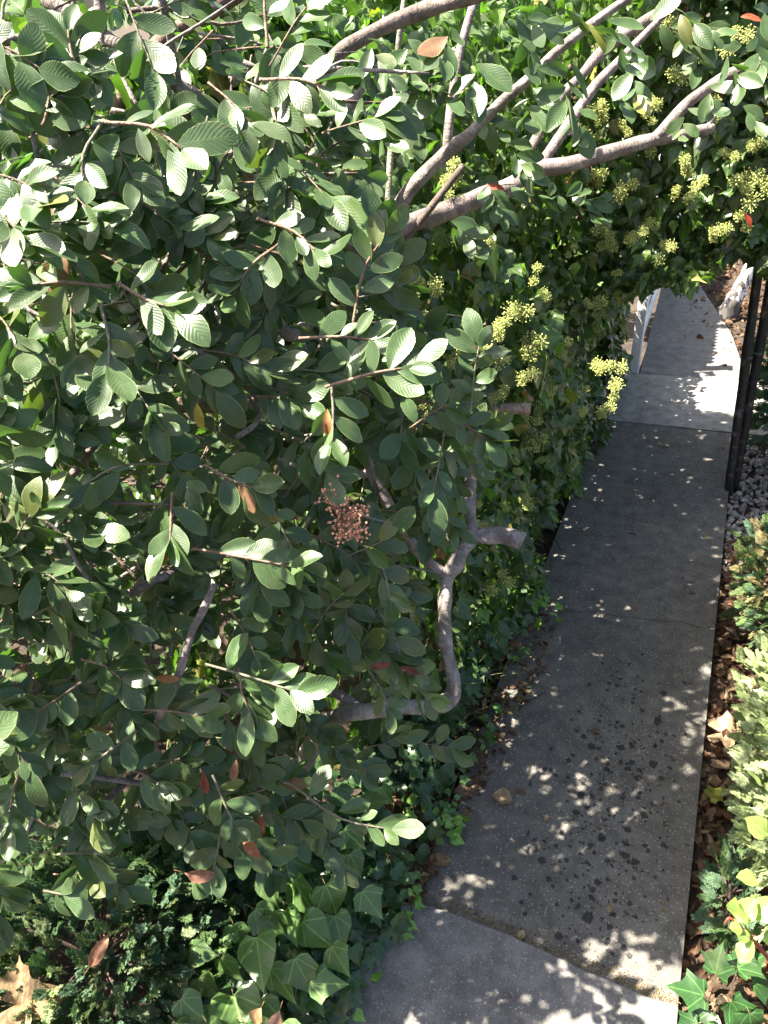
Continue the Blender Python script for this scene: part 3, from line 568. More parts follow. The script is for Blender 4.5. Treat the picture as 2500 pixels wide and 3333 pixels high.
# dry and red leaves caught in the shrub
for x, y, d, a, c in [(1275, 2160, 1.84, 170, (.15, .05, .045)), (1300, 2170, 1.84, 20, (.13, .05, .04)), (1065, 1330, 1.5, 90, (.30, .15, .06)), (500, 2205, 1.65, 5, (.34, .18, .07)), (640, 1310, 1.5, 80, (.32, .27, .04)), (770, 2470, 1.7, 100, (.30, .16, .1)), (660, 2510, 1.7, 80, (.22, .06, .04)), (190, 1530, 1.7, 80, (.3, .12, .05)), (2420, 690, 2.3, 60, (.3, .05, .02)), (850, 1680, 1.7, 10, (.4, .36, .1)), (2480, 70, 1.9, 200, (.32, .09, .04)), (1645, 620, 2.05, 200, (.25, .07, .04))]:
    g = Geo(); a = radians(a); scatter(g, OVAL, [at(x, y, d-.08)], [scr(cos(a), sin(a), .1)], [nrm(OUT-FW)], .05, .25, .5, .1, .7, c)
    g.build('withered_leaf', MAT['dry'], shrub)
# pink berry cluster
def octa(geo, P, r, tint):
    o = np.array([(1, 0, 0), (-1, 0, 0), (0, 1, 0), (0, -1, 0), (0, 0, 1), (0, 0, -1)], float)
    f = [0, 2, 4, 2, 1, 4, 1, 3, 4, 3, 0, 4, 2, 0, 5, 1, 2, 5, 3, 1, 5, 0, 3, 5]; P = np.asarray(P); n = len(P)
    r = np.broadcast_to(r, (n,)); V = P[:, None]+o[None]*r[:, None, None]
    L = np.array(f)[None]+(np.arange(n)*6)[:, None]; geo.add(V, L, [3]*8*n, np.zeros((6*n, 2)), np.repeat(np.broadcast_to(tint, (n, 3)), 6, 0))
def ball(geo, P, r, tint):
    o = []; 
    for i in range(1, 4):
        for j in range(6): th = pi*i/4; ph = 2*pi*j/6; o.append((sin(th)*cos(ph), sin(th)*sin(ph), cos(th)))
    o += [(0, 0, 1), (0, 0, -1)]; o = np.array(o); f = []; t = []
    for i in range(2):
        for j in range(6): f += [i*6+j, (i+1)*6+j, (i+1)*6+(j+1) % 6, i*6+(j+1) % 6]; t.append(4)
    for j in range(6): f += [18, j, (j+1) % 6]; t.append(3); f += [19, 12+(j+1) % 6, 12+j]; t.append(3)
    P = np.asarray(P); n = len(P); r = np.broadcast_to(r, (n,)); V = P[:, None]+o[None]*r[:, None, None]
    L = np.array(f)[None]+(np.arange(n)*20)[:, None]; geo.add(V, L, t*n, np.zeros((20*n, 2)), np.repeat(np.broadcast_to(tint, (n, 3)), 20, 0))
g = Geo(); root = at(1120, 1735, 1.66)
tube(g, [root-scr(-.5, 1, 0)*.06, root, at(1100, 1640, 1.64)], [.002, .0018, .0012], 5, 3, (.3, .22, .12))
bp = []
for q_ in range(38):
    c = at(*((rng.uniform(1048, 1130), rng.uniform(1585, 1655)) if q_ < 12 else (rng.uniform(1095, 1182), rng.uniform(1645, 1765))), 1.63+rng.uniform(-.015, .02)); s = at(rng.uniform(1100, 1130), rng.uniform(1640, 1740), 1.65)
    tube(g, [s, (s+c)/2+rng.normal(size=3)*.004, c], [.0012, .001, .0008], 4, 2, (.4, .25, .15))
    for k in range(7):
        e_ = c+rng.normal(size=3)*.009; bp.append(e_); tube(g, [c, e_], [.0006, .0005], 3, 1, (.5, .3, .18), cap=False)
bp = np.array(bp); tt = np.array([.85, .40, .26])*rng.uniform(.6, 1.35, (len(bp), 1)); ball(g, bp, rng.uniform(.0022, .0036, len(bp)), tt)
tag(g.build('berry_cluster', MAT['tint'], shrub), 'cluster of tiny dusty pink berries')

# ---------------------------------------------------------------- ivy hedge
ivy = empty('ivy_hedge', (-.9, 3.6, Z0), 'tall ivy hedge with yellow-green flower heads arching over the path', 'hedge')
def bulge(a, b): return .07*np.sin(a*3.1+1)*np.cos(b*3.7+.5)+.05*np.sin(a*7.3+b*5.1)+.03*np.sin(a*13+2)*np.sin(b*15)
def ivy_tint(n, lit=None):
    c = np.tile(np.array([.05, .085, .026]), (n, 1))*rng.uniform(.7, 1.35, (n, 1)); k = rng.random(n) < .16
    c[k] = np.array([.085, .16, .03])*rng.uniform(.8, 1.2, (k.sum(), 1)); k = rng.random(n) < .03; c[k] = (.16, .15, .04); k = rng.random(n) < .008; c[k] = (.2, .1, .05)
    return c
HG = Geo()
def low_end(P, keep=False):
    P = P.copy(); m = P[:, 1] > 4.5; P[m, 2] = Z0+(P[m, 2]-Z0)*.42; return P
def ivy_face(geo, n, P, N, size, depth):
    if geo is HG: P = low_end(P)
    P = P - N*(rng.random((n, 1))**1.5)*depth
    dirs = nrm(np.array([0, 0, -1.])+N*rng.uniform(.0, .7, (n, 1))+rng.normal(size=(n, 3))*.42)
    nn = nrm(N*1.0+np.array([0, 0, .55])+rng.normal(size=(n, 3))*.38)
    k = rng.random(n); sz = rng.uniform(.6, 1.1, n)*size; c = ivy_tint(n); cu = rng.normal(.15, .22, n); fo = rng.normal(.1, .3, n); wv = rng.uniform(.05, .28, n)
    for T, a, b in ((LOBED, 0, .22), (SPADE, .22, .5), (HEART, .5, .68), (RHOMB, .68, 1.01)):
        m = (k >= a) & (k < b); scatter(geo, T, P[m], dirs[m], nn[m], sz[m], cu[m], fo[m], wv[m], rng.uniform(.8, 1.15, m.sum()), c[m])
g = HG
n = 7200; y = rng.uniform(1.55, 5.36, n); z = rng.uniform(-.05, 2.42, n)
def facex(y, z): return -.56+bulge(y, z)-.56*np.clip(z-1.4, 0, 2)*np.clip((3.5-y)/.5, 0, 1)
fade = np.clip((2.5-y)/1.2, 0, 1)
x = facex(y, z)-fade*.45
ivy_face(g, n, np.stack([x, y, z], 1), nrm(np.stack([np.ones(n), -.25+0*x, .1+.5*(z > 1.3)*(y < 3.4)], 1)), .092, .26)
# end of the hedge, and its back and top
n = 900; x = rng.uniform(-1.5, -.55, n); z = rng.uniform(0, 2.38, n); ivy_face(g, n, np.stack([x, 5.34+bulge(x, z), z], 1), np.tile([0., 1, 0], (n, 1)), .085, .2)
n = 1800; y = rng.uniform(1.6, 5.36, n); x = rng.uniform(-1.9, -.55, n); x = np.where(y < 3.4, np.minimum(x, -1.3), x); ivy_face(g, n, np.stack([x, y, 2.42+bulge(x, y)], 1), np.tile([.1, 0, 1.], (n, 1)), .09, .3)
n = 3200; y = rng.uniform(1.4, 5.36, n); z = rng.uniform(0, 2.38, n); ivy_face(g, n, np.stack([-1.75+bulge(y, z)-.1*z, y, z], 1), np.tile([-.2, -.4, .3], (n, 1)), .1, .4)
n = 3000; y = rng.uniform(2.5, 5.36, n); z = rng.uniform(0, 2.38, n); ivy_face(g, n, np.stack([facex(y, z)-.35, y, z], 1), np.tile([1., -.2, .2], (n, 1)), .11, .3)  # inner leaf layer added to block sun coming through the hedge
g.build('foliage', MAT['ivy'], ivy)
# arch over the path
g = Geo()
def archz(x): return 1.30+.10*np.sin(x*6+1)-.10*np.clip(x-.3, 0, 1)+.05*np.sin(x*17)
n = 3600; x = rng.uniform(-.55, .85, n); z = archz(x)+rng.random(n)*(2.6-archz(x)); yy = 3.55+bulge(x*2, z*1.3)-.05*z+.12*(2.8-z)
ivy_face(g, n, np.stack([x, yy, z], 1), nrm(np.stack([.1+0*x, -np.ones(n), .3+0*x], 1)), .084, .3)
n = 1300; x = rng.uniform(-.55, .85, n); y = rng.uniform(3.5, 4.5, n); ivy_face(g, n, np.stack([x, y, archz(x)+.03+.05*rng.random(n)], 1), np.tile([0., -.2, -.4], (n, 1)), .075, .0)
n = 1500; x = rng.uniform(-.55, .85, n); y = rng.uniform(3.5, 4.5, n); ivy_face(g, n, np.stack([x, y, 2.6+bulge(x, y)], 1), np.tile([0., 0, 1], (n, 1)), .09, .2)
n = 1400; x = rng.uniform(-.55, .85, n); z = archz(x)+rng.random(n)*(2.6-archz(x)); ivy_face(g, n, np.stack([x, 4.5+0*x, z], 1), np.tile([0., 1, .2], (n, 1)), .085, .2)
tag(g.build('arch_foliage', MAT['ivy'], ivy), 'ivy foliage hanging over the path')
# stems inside the hedge
g = Geo()
for i in range(26):
    y0 = rng.uniform(1.7, 5.0); x0 = rng.uniform(-1.6, -1.0); h = rng.uniform(1.4, 2.2)*(.4 if y0 > 4.4 else 1)
    pts = [(x0+rng.normal()*.06*k, y0+rng.normal()*.08*k, Z0+h*k/4) for k in range(5)]; tube(g, pts, np.linspace(.03, .01, 5)*rng.uniform(.6, 1.2), 7, 4, (.12, .09, .07), .08)
for i in range(6):
    z0 = rng.uniform(1.6, 2.4); yy = rng.uniform(3.75, 4.3); pts = [(-.9, yy, z0-.3), (-.4, yy, z0), (.2, yy+rng.normal()*.08, z0+.1), (.8, yy, z0-.05), (1.1, yy, z0-.3)]; tube(g, pts, [.025, .02, .018, .015, .01], 7, 4, (.12, .09, .07), .08)
g.build('stems', MAT['bark'], ivy)
# a sawn stub glimpsed in the face
g = Geo(); a = at(1640, 1330, 2.65); tube(g, [a-RT*.07, a, a+RT*.09], [.018, .02, .021], 8, 3, (.34, .24, .19), .05); g.build('stem_stub', MAT['bark'], ivy)
# ivy runners that leave the face
g = Geo(); gl = Geo()
for i in range(46):
    y0 = rng.uniform(2.6, 5.1); z0 = rng.uniform(.1, 1.2); p0 = np.array([facex(y0, z0)+.01, y0, z0]); d = nrm(np.array([1., rng.normal()*.5, rng.normal()*.4-.1])); L_ = rng.uniform(.04, .11)
    p = [p0-d*.06, p0+d*L_*.5, p0+d*L_-np.array([0, 0, .02])]; tube(g, p, [.0016, .0013, .0008], 4, 3, (.12, .14, .05))
    q = np.array([p0+d*L_*t for t in (.4, .65, .85, 1.)]); scatter(gl, LOBED, q, nrm(d+rng.normal(size=(4, 3))*.6), nrm(np.array([.3, -.4, 1.])+rng.normal(size=(4, 3))*.4), rng.uniform(.02, .042, 4), .1, .1, .1, 1, (.09, .2, .035))
r_ = tag(g.build('runners', MAT['twig'], ivy), kind='stuff'); gl.build('runner_leaves', MAT['ivy'], r_).location = (0, 0, 0)

# flower heads
def umbel_mesh(nglobe, R, seed):
    r = np.random.default_rng(seed); g = Geo(); ends = []; cen = [np.zeros(3)] if nglobe == 1 else [np.array([0, 0, 0.])]+[r.normal(size=3)*np.array([.9, .9, 1.1])*R*1.0 for _ in range(nglobe-1)]
    for c in cen:
        rr = R*r.uniform(.55, .95); k = 54; th = np.arccos(1-2*(np.arange(k)+.5)/k); ph = np.arange(k)*2.39996
        d = np.stack([np.sin(th)*np.cos(ph), np.sin(th)*np.sin(ph), np.cos(th)], 1)+r.normal(size=(k, 3))*.12
        e = c+d*rr*r.uniform(.7, 1.1, (k, 1)); ends.append(e); a = np.cross(d, [.3, .5, .81]); a = nrm(a); b = nrm(np.cross(d, a)); w_ = .00085
        V = np.stack([c+a*w_, c+b*w_, c-(a+b)*w_*.7, e+a*w_, e+b*w_, e-(a+b)*w_*.7], 1)
        L = np.array([0, 1, 4, 3, 1, 2, 5, 4, 2, 0, 3, 5])[None]+(np.arange(k)*6)[:, None]
        g.add(V, L, [4]*3*k, np.zeros((6*k, 2)), np.tile((.42, .48, .15), (6*k, 1)))
        tube(g, [c*.0+np.array([0, 0, -R*1.1]), c*.5, c], [.0022, .0018, .0014], 5, 2, (.2, .26, .08))
    e = np.concatenate(ends); ball(g, e, r.uniform(.0022, .0038, len(e)), np.array([.46, .50, .14])*r.uniform(.75, 1.2, (len(e), 1)))
    return g
UMB = []
def surf(px_, py_):
    """where a sight line meets the hedge face or the front of the arch"""
    r = FW + RT*(px_-W/2)/F - UP*(py_-H/2)/F; best = None
    for t in np.linspace(1.9, 4.2, 116):
        p = CAM+r*t
        if p[0] < facex(p[1], p[2])+.0-max(0, min(1, (2.5-p[1])/1.2))*.45 and p[2] < 2.8: return p-r*.14
        if p[1] > 3.55+.12*(2.8-p[2])-.05*p[2]+bulge(p[0]*2, p[2]*1.3) and p[2] > archz(p[0]): return p-r*.14
    return CAM+r*3.
FL = [(1108, 686, 4, 1.1), (1138, 527, 2, .9), (1515, 301, 1, .9), (1890, 437, 1, 1.), (1960, 362, 2, .9), (2030, 350, 1, .9), (2226, 249, 1, 1.1), (2050, 226, 1, .9), (2396, 105, 2, 1.1), (2170, 75, 1, 1), (1920, 575, 3, 1.15), (2060, 600, 2, 1.), (2230, 520, 2, 1.1), (2265, 610, 3, 1.1), (2396, 588, 2, 1.1), (2470, 573, 2, 1.), (2063, 770, 1, 1.), (2163, 795, 2, 1.15), (2343, 746, 1, 1.), (2430, 740, 1, 1.1), (1280, 900, 3, 1.05), (1420, 945, 3, 1.15), (1386, 1040, 2, .9), (1575, 800, 1, .9), (1740, 905, 2, 1.), (1665, 1015, 3, 1.05), (1760, 1110, 2, 1.1), (1620, 1090, 3, 1.05), (1625, 1165, 3, 1.1), (1640, 1265, 2, .9), (1500, 1122, 2, .9), (1960, 980, 2, 1.1), (1945, 1070, 1, 1.), (1793, 1266, 2, 1.), (1884, 1285, 1, .9), (1770, 1430, 2, 1.05), (1870, 1505, 2, .95), (1567, 1378, 2, .9), (1982, 1190, 2, 1.1), (1960, 1340, 1, .9), (1710, 1625, 1, 1.), (1635, 1870, 2, .9), (1477, 535, 2, .9), (1454, 588, 2, .9), (2095, 450, 2, 1.), (2140, 340, 1, .9), (1680, 1500, 1, .7), (1560, 1640, 1, .6), (2480, 450, 2, 1.1), (2330, 380, 1, 1.), (2440, 260, 1, 1.), (2290, 180, 1, .9), (1850, 830, 1, .8), (2000, 890, 1, .9), (1700, 1230, 1, .8), (1830, 1150, 1, .8)]
FL += [(rng.uniform(1850, 2490), rng.uniform(260, 860), int(rng.integers(1, 3)), rng.uniform(.6, 1.)) for _ in range(16)]+[(rng.uniform(1350, 2000), rng.uniform(800, 1700), 1, rng.uniform(.6, 1.)) for _ in range(20)]
meshes = {}
for i, (fx, fy, ng, sc_) in enumerate(FL):
    key = (ng, i % 3)
    p = surf(fx, fy); s = sc_*rng.uniform(.66, .98)
    if key not in meshes:
        g = umbel_mesh(ng+(1 if ng < 3 else 0), .038, 50+i); o = g.build('flower_cluster', MAT['tint']); o.parent = ivy; meshes[key] = o
    else:
        o = meshes[key].copy(); C.objects.link(o); o.parent = ivy
    o.location = tuple(p-np.array(ivy.location)); o.scale = (s, s, s); o.rotation_euler = (rng.uniform(.3, 1.3), rng.uniform(-.4, .4), rng.uniform(0, 6))

bh = empty('boundary_hedge', (-3., 3., Z0), 'leafy backlit hedge deep behind the shrub, glimpsed through gaps at the upper left', 'hedge')
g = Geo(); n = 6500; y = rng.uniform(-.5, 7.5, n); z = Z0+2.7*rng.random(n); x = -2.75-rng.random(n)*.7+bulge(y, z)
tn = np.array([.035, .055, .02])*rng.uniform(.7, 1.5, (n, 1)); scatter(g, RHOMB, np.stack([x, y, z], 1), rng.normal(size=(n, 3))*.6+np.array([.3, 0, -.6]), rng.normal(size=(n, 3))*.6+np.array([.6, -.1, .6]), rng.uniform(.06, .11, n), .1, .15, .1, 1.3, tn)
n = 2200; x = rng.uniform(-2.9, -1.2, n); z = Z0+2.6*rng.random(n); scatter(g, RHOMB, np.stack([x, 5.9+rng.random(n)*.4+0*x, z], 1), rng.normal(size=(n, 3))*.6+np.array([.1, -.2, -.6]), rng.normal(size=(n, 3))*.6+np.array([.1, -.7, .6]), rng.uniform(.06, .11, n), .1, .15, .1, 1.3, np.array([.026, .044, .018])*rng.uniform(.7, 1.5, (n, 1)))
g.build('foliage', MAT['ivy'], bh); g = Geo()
for i in range(30): y0 = rng.uniform(-.3, 7.3); tube(g, [(-3.1+rng.normal()*.1, y0, Z0), (-3.05, y0+rng.normal()*.15, 1.), (-3.+rng.normal()*.2, y0+rng.normal()*.3, 2.3)], [.03, .022, .008], 6, 4, (.13, .1, .08), .08)
g.build('stems', MAT['bark'], bh)
# ---------------------------------------------------------------- ivy ground cover, left of the path
def ivy_patch(name, label, cat, pts, sizes, T, nb, tint, loc, stemcol=(.2, .16, .08), kind=None, stems=True, dd=None):
    root = empty(name, loc, label, cat, kind=kind); g = Geo(); n = len(pts); st = Geo(); k = rng.integers(0, len(T), n)
    dirs = nrm((np.tile(scr(.5, .6, .2), (n, 1)) if dd is None else dd)+rng.normal(size=(n, 3))*.4); nn = nrm(np.asarray(nb)+rng.normal(size=(n, 3))*.25)
    for i, tt in enumerate(T):
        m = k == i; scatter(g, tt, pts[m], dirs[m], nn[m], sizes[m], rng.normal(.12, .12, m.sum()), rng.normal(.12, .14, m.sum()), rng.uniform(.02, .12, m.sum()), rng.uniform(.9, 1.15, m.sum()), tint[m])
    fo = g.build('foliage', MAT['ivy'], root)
    if stems:
        for i in range(0, n): tube(st, [pts[i], pts[i]-dirs[i]*sizes[i]*.4-np.array([0, 0, sizes[i]*.25]), pts[i]-dirs[i]*sizes[i]*.5-np.array([0, 0, sizes[i]*.9])], [.0012, .0013, .0014], 4, 2, stemcol, cap=False)
        tag(st.build('stems', MAT['twig'], root), kind='stuff')
    return root
# big heart shaped leaves, lower left
big = [(960, 2870, .115), (1010, 2700, .095), (830, 2960, .10), (880, 2980, .09), (835, 3050, .125), (1060, 2880, .12), (930, 2960, .09), (985, 3000, .1), (760, 3240, .13), (680, 3270, .11), (720, 3120, .08), (650, 3180, .075), (880, 3150, .1), (900, 2600, .10), (1040, 2660, .09), (1120, 2700, .09), (1140, 2780, .08), (960, 3120, .1), (1010, 3200, .09), (850, 3250, .09), (930, 2790, .09), (860, 2860, .08), (1090, 2980, .09), (1180, 2900, .085), (620, 3100, .07), (590, 3250, .08), (1080, 3080, .08), (760, 3010, .08), (570, 3330, .09), (680, 3340, .1), (1100, 2560, .08), (1190, 2620, .08), (1150, 2480, .07), (1240, 2560, .07), (920, 3330, .09), (800, 3330, .1)]
P_ = np.array([at(a, b, gdepth(a, b, rng.uniform(.2, .3))) for a, b, s in big]); S_ = np.array([s*1.15 for a, b, s in big])
ivy_patch('ivy_plant', 'low ivy plant with big heart shaped veined leaves beside the path', 'ivy', P_, S_, (HEART, HEART, SPADE), nrm(np.array([.2, -.6, .9])), np.array([.07, .125, .04])*rng.uniform(.75, 1.25, (len(big), 1)), ground(900, 3050, Z0))
def region(n, poly, zlo, zhi):
    out = []; xs = [p[0] for p in poly]; ys = [p[1] for p in poly]
    while len(out) < n:
        x, y = rng.uniform(min(xs), max(xs)), rng.uniform(min(ys), max(ys))
        if inpoly(x, y, poly): out.append(ground(x, y, rng.uniform(zlo, zhi)))
    return np.array(out)
GP = [(480, 3420), (560, 2900), (760, 2750), (950, 2450), (1120, 2400), (1330, 2380), (1430, 2330), (1480, 2400), (1440, 2560), (1400, 2700), (1310, 2860), (1300, 3000), (1190, 3120), (1090, 3280), (1040, 3420)]
P_ = region(900, GP, .0, .16); n = len(P_)
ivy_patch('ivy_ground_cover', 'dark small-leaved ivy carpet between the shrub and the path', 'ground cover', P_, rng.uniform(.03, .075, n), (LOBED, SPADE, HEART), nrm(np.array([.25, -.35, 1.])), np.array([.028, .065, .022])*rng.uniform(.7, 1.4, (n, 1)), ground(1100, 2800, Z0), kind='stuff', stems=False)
P_ = region(360, [(1250, 2440), (1450, 2080), (1600, 1800), (1780, 1880), (1740, 2000), (1640, 2080), (1540, 2230), (1440, 2400), (1330, 2540)], .0, .2); n = len(P_)
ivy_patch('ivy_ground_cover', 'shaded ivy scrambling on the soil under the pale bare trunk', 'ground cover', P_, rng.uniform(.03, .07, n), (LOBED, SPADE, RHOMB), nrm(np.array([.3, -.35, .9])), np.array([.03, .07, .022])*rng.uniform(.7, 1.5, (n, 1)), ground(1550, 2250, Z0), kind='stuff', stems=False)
# bright young ivy runners creeping onto the path
def runner(pts, n, size, label, tc=(.13, .26, .045)):
    P = catmull(pts, 8); root = empty('ivy_runner', pts[0], label, 'ivy', 'young ivy runners on the path edge'); g = Geo(); tube(g, pts, [.0024]*len(pts), 5, 5, (.17, .1, .07)); g.build('stem', MAT['twig'], root)
    g = Geo(); t = rng.uniform(.1, 1, n); q = P[(t*(len(P)-1)).astype(int)]+rng.normal(size=(n, 3))*np.array([.028, .028, .008])+np.array([0, 0, .022])
    T = rng.integers(0, 2, n)
    for k, TT in enumerate((LOBED, HEART)):
        m = T == k; scatter(g, TT, q[m], nrm(rng.normal(size=(m.sum(), 3))*np.array([1, 1, .25])+scr(.5, .3, 0)*.6), nrm(np.array([.0, -.2, 1.])+rng.normal(size=(m.sum(), 3))*.25), rng.uniform(.7, 1.2, m.sum())*size, .08, .15, .08, 1.05, np.array(tc)*rng.uniform(.7, 1.2, (m.sum(), 1)))
    g.build('leaves', MAT['ivy'], root)
gz = lambda x, y, z=.03: ground(x, y, z)
runner([gz(1290, 2600), gz(1380, 2650), gz(1450, 2690), gz(1520, 2740)], 22, .038, 'ivy runner with round bright leaves below the fallen leaf pile')
runner([gz(1240, 2720), gz(1300, 2820), gz(1330, 2900), gz(1345, 3000)], 20, .036, 'bright ivy runner creeping down beside the pale slab corner')
runner([gz(1050, 3020), gz(1100, 3130), gz(1130, 3230), gz(1150, 3320)], 20, .034, 'young lime green ivy runner trailing onto the pale slab')
runner([gz(1200, 2900), gz(1280, 2980), gz(1300, 3080)], 12, .034, 'short ivy runner lying on the pale slab edge')
runner([gz(1640, 1960, .12), gz(1740, 1970, .08), gz(1790, 1975, .06), gz(1780, 2060, .05)], 16, .045, 'glossy ivy runner reaching over the joint in the path')
runner([gz(1560, 2200), gz(1650, 2130), gz(1740, 2110)], 14, .034, 'ivy runner among dry leaves at the joint of the path', (.07, .16, .035))
runner([gz(1420, 2420), gz(1520, 2330), gz(1570, 2250)], 22, .03, 'small ivy seedlings among litter under the low bare limb', (.06, .13, .035))
runner([gz(1380, 2760), gz(1440, 2640), gz(1500, 2500)], 26, .03, 'leafy ivy runner threading the litter at the left path edge', (.07, .15, .04))
runner([gz(1430, 2560), gz(1560, 2420), gz(1620, 2330)], 16, .034, 'shaded ivy runner over brown leaf litter by the path', (.06, .14, .035))

# ---------------------------------------------------------------- conifers
def frond():
    r = np.random.default_rng(5); V = []; F_ = []
    def kite(p, d, nrm_, L, wd):
        d = d/np.linalg.norm(d); s = np.cross(d, nrm_); s /= np.linalg.norm(s); i = len(V)
        wd *= 1.6; V.extend([p, p+d*L*.55+s*wd+nrm_*wd*.5, p+d*L, p+d*L*.55-s*wd+nrm_*wd*.5]); F_.extend([i, i+1, i+2, i+3])
    N = np.array([0, 0, 1.]); kite(np.zeros(3), np.array([0, 1., 0]), N, 1., .02); kite(np.zeros(3), np.array([0, 1., 0]), np.array([1., 0, 0]), 1., .02)
    for k in range(11):
        t = .06+k*.085
        for sg in (-1, 1):
            d = np.array([sg*.75, .75, r.normal()*.25]); L = .46*(1-t*.75); p = np.array([0, t, -.0]); kite(p, d, N, L, .022)
            for j in range(4):
                q = p+d/np.linalg.norm(d)*L*(.2+.2*j)
                for s2 in (-1, 1):
                    an = math.atan2(d[0], d[1])+s2*.7; kite(q, np.array([sin(an), cos(an), r.normal()*.35]), N, L*.36*(1-.12*j), .017)
    V = np.array(V); F_ = np.array(F_); return V, F_, np.full(len(F_)//4, 4), np.stack([V[:, 0]+.5, V[:, 1]], 1)
FROND = frond()
def conifer(name, label, cat, cen, rad, n, size, tints, trunk_pts, trunk_r, up=.4, jitter=.35, group=None, inner=.6):
    cen = np.array(cen, float); rad = np.array(rad, float); root = empty(name, (trunk_pts[0][0], trunk_pts[0][1], Z0), label, cat, group)
    g = Geo(); tube(g, trunk_pts, trunk_r, 8, 4, (.07, .05, .04), .1)
    d = nrm(rng.normal(size=(n, 3))); rr = inner+(1-inner)*rng.random(n)**.6
    lump = 1+.13*np.sin(d[:, 0]*7+d[:, 2]*6)+.1*np.sin(d[:, 1]*9-d[:, 2]*5)
    p = cen+d*rad*rr[:, None]*lump[:, None]; k = p[:, 2] > .02; p, d = p[k], d[k]; n = len(p)
    for i in range(0, n, max(1, n//30)): tube(g, [cen+np.array([0, 0, -rad[2]*.5]), cen+(p[i]-cen)*.5, p[i]], [.006, .004, .002], 5, 3, (.09, .06, .045))
    g.build('trunk', MAT['bark'], root)
    dd = nrm(d+np.array([0, 0, up])+rng.normal(size=(n, 3))*jitter); nn = nrm(rng.normal(size=(n, 3))*.7+np.array([0, 0, .8])+d*.3)
    tt = np.array(tints)[rng.integers(0, len(tints), n)]*rng.uniform(.75, 1.25, (n, 1))
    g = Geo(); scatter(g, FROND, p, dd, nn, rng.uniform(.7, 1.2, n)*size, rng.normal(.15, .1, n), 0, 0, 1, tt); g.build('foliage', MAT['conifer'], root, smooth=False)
    return root
JG = (.09, .15, .06); JY = (.2, .25, .08); JB = (.07, .125, .075); JP = (.22, .19, .10)
conifer('conifer_shrub', 'big sunlit feathery conifer shrub at the right edge of the photo', 'conifer', (.68, 1.95, .32), (.33, .60, .42), 4200, .056, ((.30, .35, .19), (.24, .29, .14), (.34, .38, .23)), [(.74, 1.95, Z0), (.72, 1.95, .2), (.70, 1.95, .5)], [.03, .02, .01])  # foliage tints raised pale to carry the strong sunlight
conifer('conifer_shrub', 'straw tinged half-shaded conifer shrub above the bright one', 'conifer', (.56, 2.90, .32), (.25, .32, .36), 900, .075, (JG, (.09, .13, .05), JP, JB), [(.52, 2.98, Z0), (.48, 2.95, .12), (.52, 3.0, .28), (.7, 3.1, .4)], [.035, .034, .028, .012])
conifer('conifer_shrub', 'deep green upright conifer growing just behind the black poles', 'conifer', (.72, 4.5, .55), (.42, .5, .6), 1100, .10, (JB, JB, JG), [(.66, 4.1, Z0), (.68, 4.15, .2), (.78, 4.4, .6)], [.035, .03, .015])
conifer('juniper_sprig', 'small grey-green juniper sprig growing in the leaf litter strip', 'juniper', (.385, 1.56, .07), (.06, .17, .10), 80, .07, (JG, (.07, .12, .07)), [(.43, 1.6, Z0), (.42, 1.62, .03), (.41, 1.66, .1)], [.006, .005, .003], inner=.2)
conifer('juniper_sprig', 'thin juniper sprig at the foot of the bright conifer shrub', 'juniper', (.40, 1.38, .02), (.04, .07, .06), 16, .06, (JG,), [(.42, 1.36, Z0), (.41, 1.38, .02), (.4, 1.4, .06)], [.004, .003, .002], inner=.2)
g0 = ground(330, 3150, 0)
conifer('juniper_shrub', 'dark blue-green juniper mound in the lower left corner', 'juniper', (g0[0]-.02, g0[1]+.02, .10), (.38, .33, .26), 1700, .075, (JB, (.08, .14, .09), JG, (.16, .2, .11)), [(g0[0]-.1, g0[1], Z0), (g0[0], g0[1], .05), (g0[0]+.1, g0[1], .12)], [.02, .015, .008])
g1 = ground(640, 2900, 0)
conifer('juniper_shrub', 'juniper tuft below the leaning brown leaves and left of the heart leaves', 'juniper', (g1[0], g1[1], .14), (.2, .18, .22), 420, .075, (JB, (.04, .085, .05), JG), [(g1[0], g1[1], Z0), (g1[0]+.03, g1[1], .05), (g1[0]+.02, g1[1], .12)], [.015, .012, .006])
g2 = ground(1300, 2480, 0)
conifer('juniper_shrub', 'small shaded juniper tuft under the pale trunk', 'juniper', (g2[0], g2[1], .08), (.12, .12, .14), 200, .07, (JB, (.06, .09, .05)), [(g2[0], g2[1], Z0), (g2[0]+.03, g2[1], .05), (g2[0]+.02, g2[1], .12)], [.012, .01, .006])

# ---------------------------------------------------------------- poles
def pole(base, top, r, label, group='black poles holding up the ivy arch'):
    base = np.array(base); top = np.array(top); g = Geo(); n = 16; pts = [base+(top-base)*i/(n-1)+rng.normal(size=3)*.0012 for i in range(n)]
    rad = [r*(1.12 if i in (5, 9) else 1)*rng.uniform(.97, 1.03) for i in range(n)]; tube(g, pts, rad, 12, 2, (.02, .02, .02), .03)
    root = empty('garden_pole', base, label, 'pole', group); g.build('shaft', MAT['pole'], root)
    g = Geo(); 
    for f_ in (.33, .62):
        c = base+(top-base)*f_; ax = nrm(top-base); tube(g, [c-ax*.006, c, c+ax*.006], [r*1.13, r*1.16, r*1.13], 14, 2, (.1, .09, .085))
    g.build('tie_band', MAT['tint'], root); return root
b1, b2 = ground(2368, 1622, Z0), ground(2386, 1612, Z0)+np.array([0, .03, 0])
pole(b1, lean(b1, 2468, 890, 2.6), .023, 'left one of the paired black poles beside the path')
pole(b2, lean(b2, 2506, 940, 2.6), .023, 'right one of the paired black poles, next to the gravel')

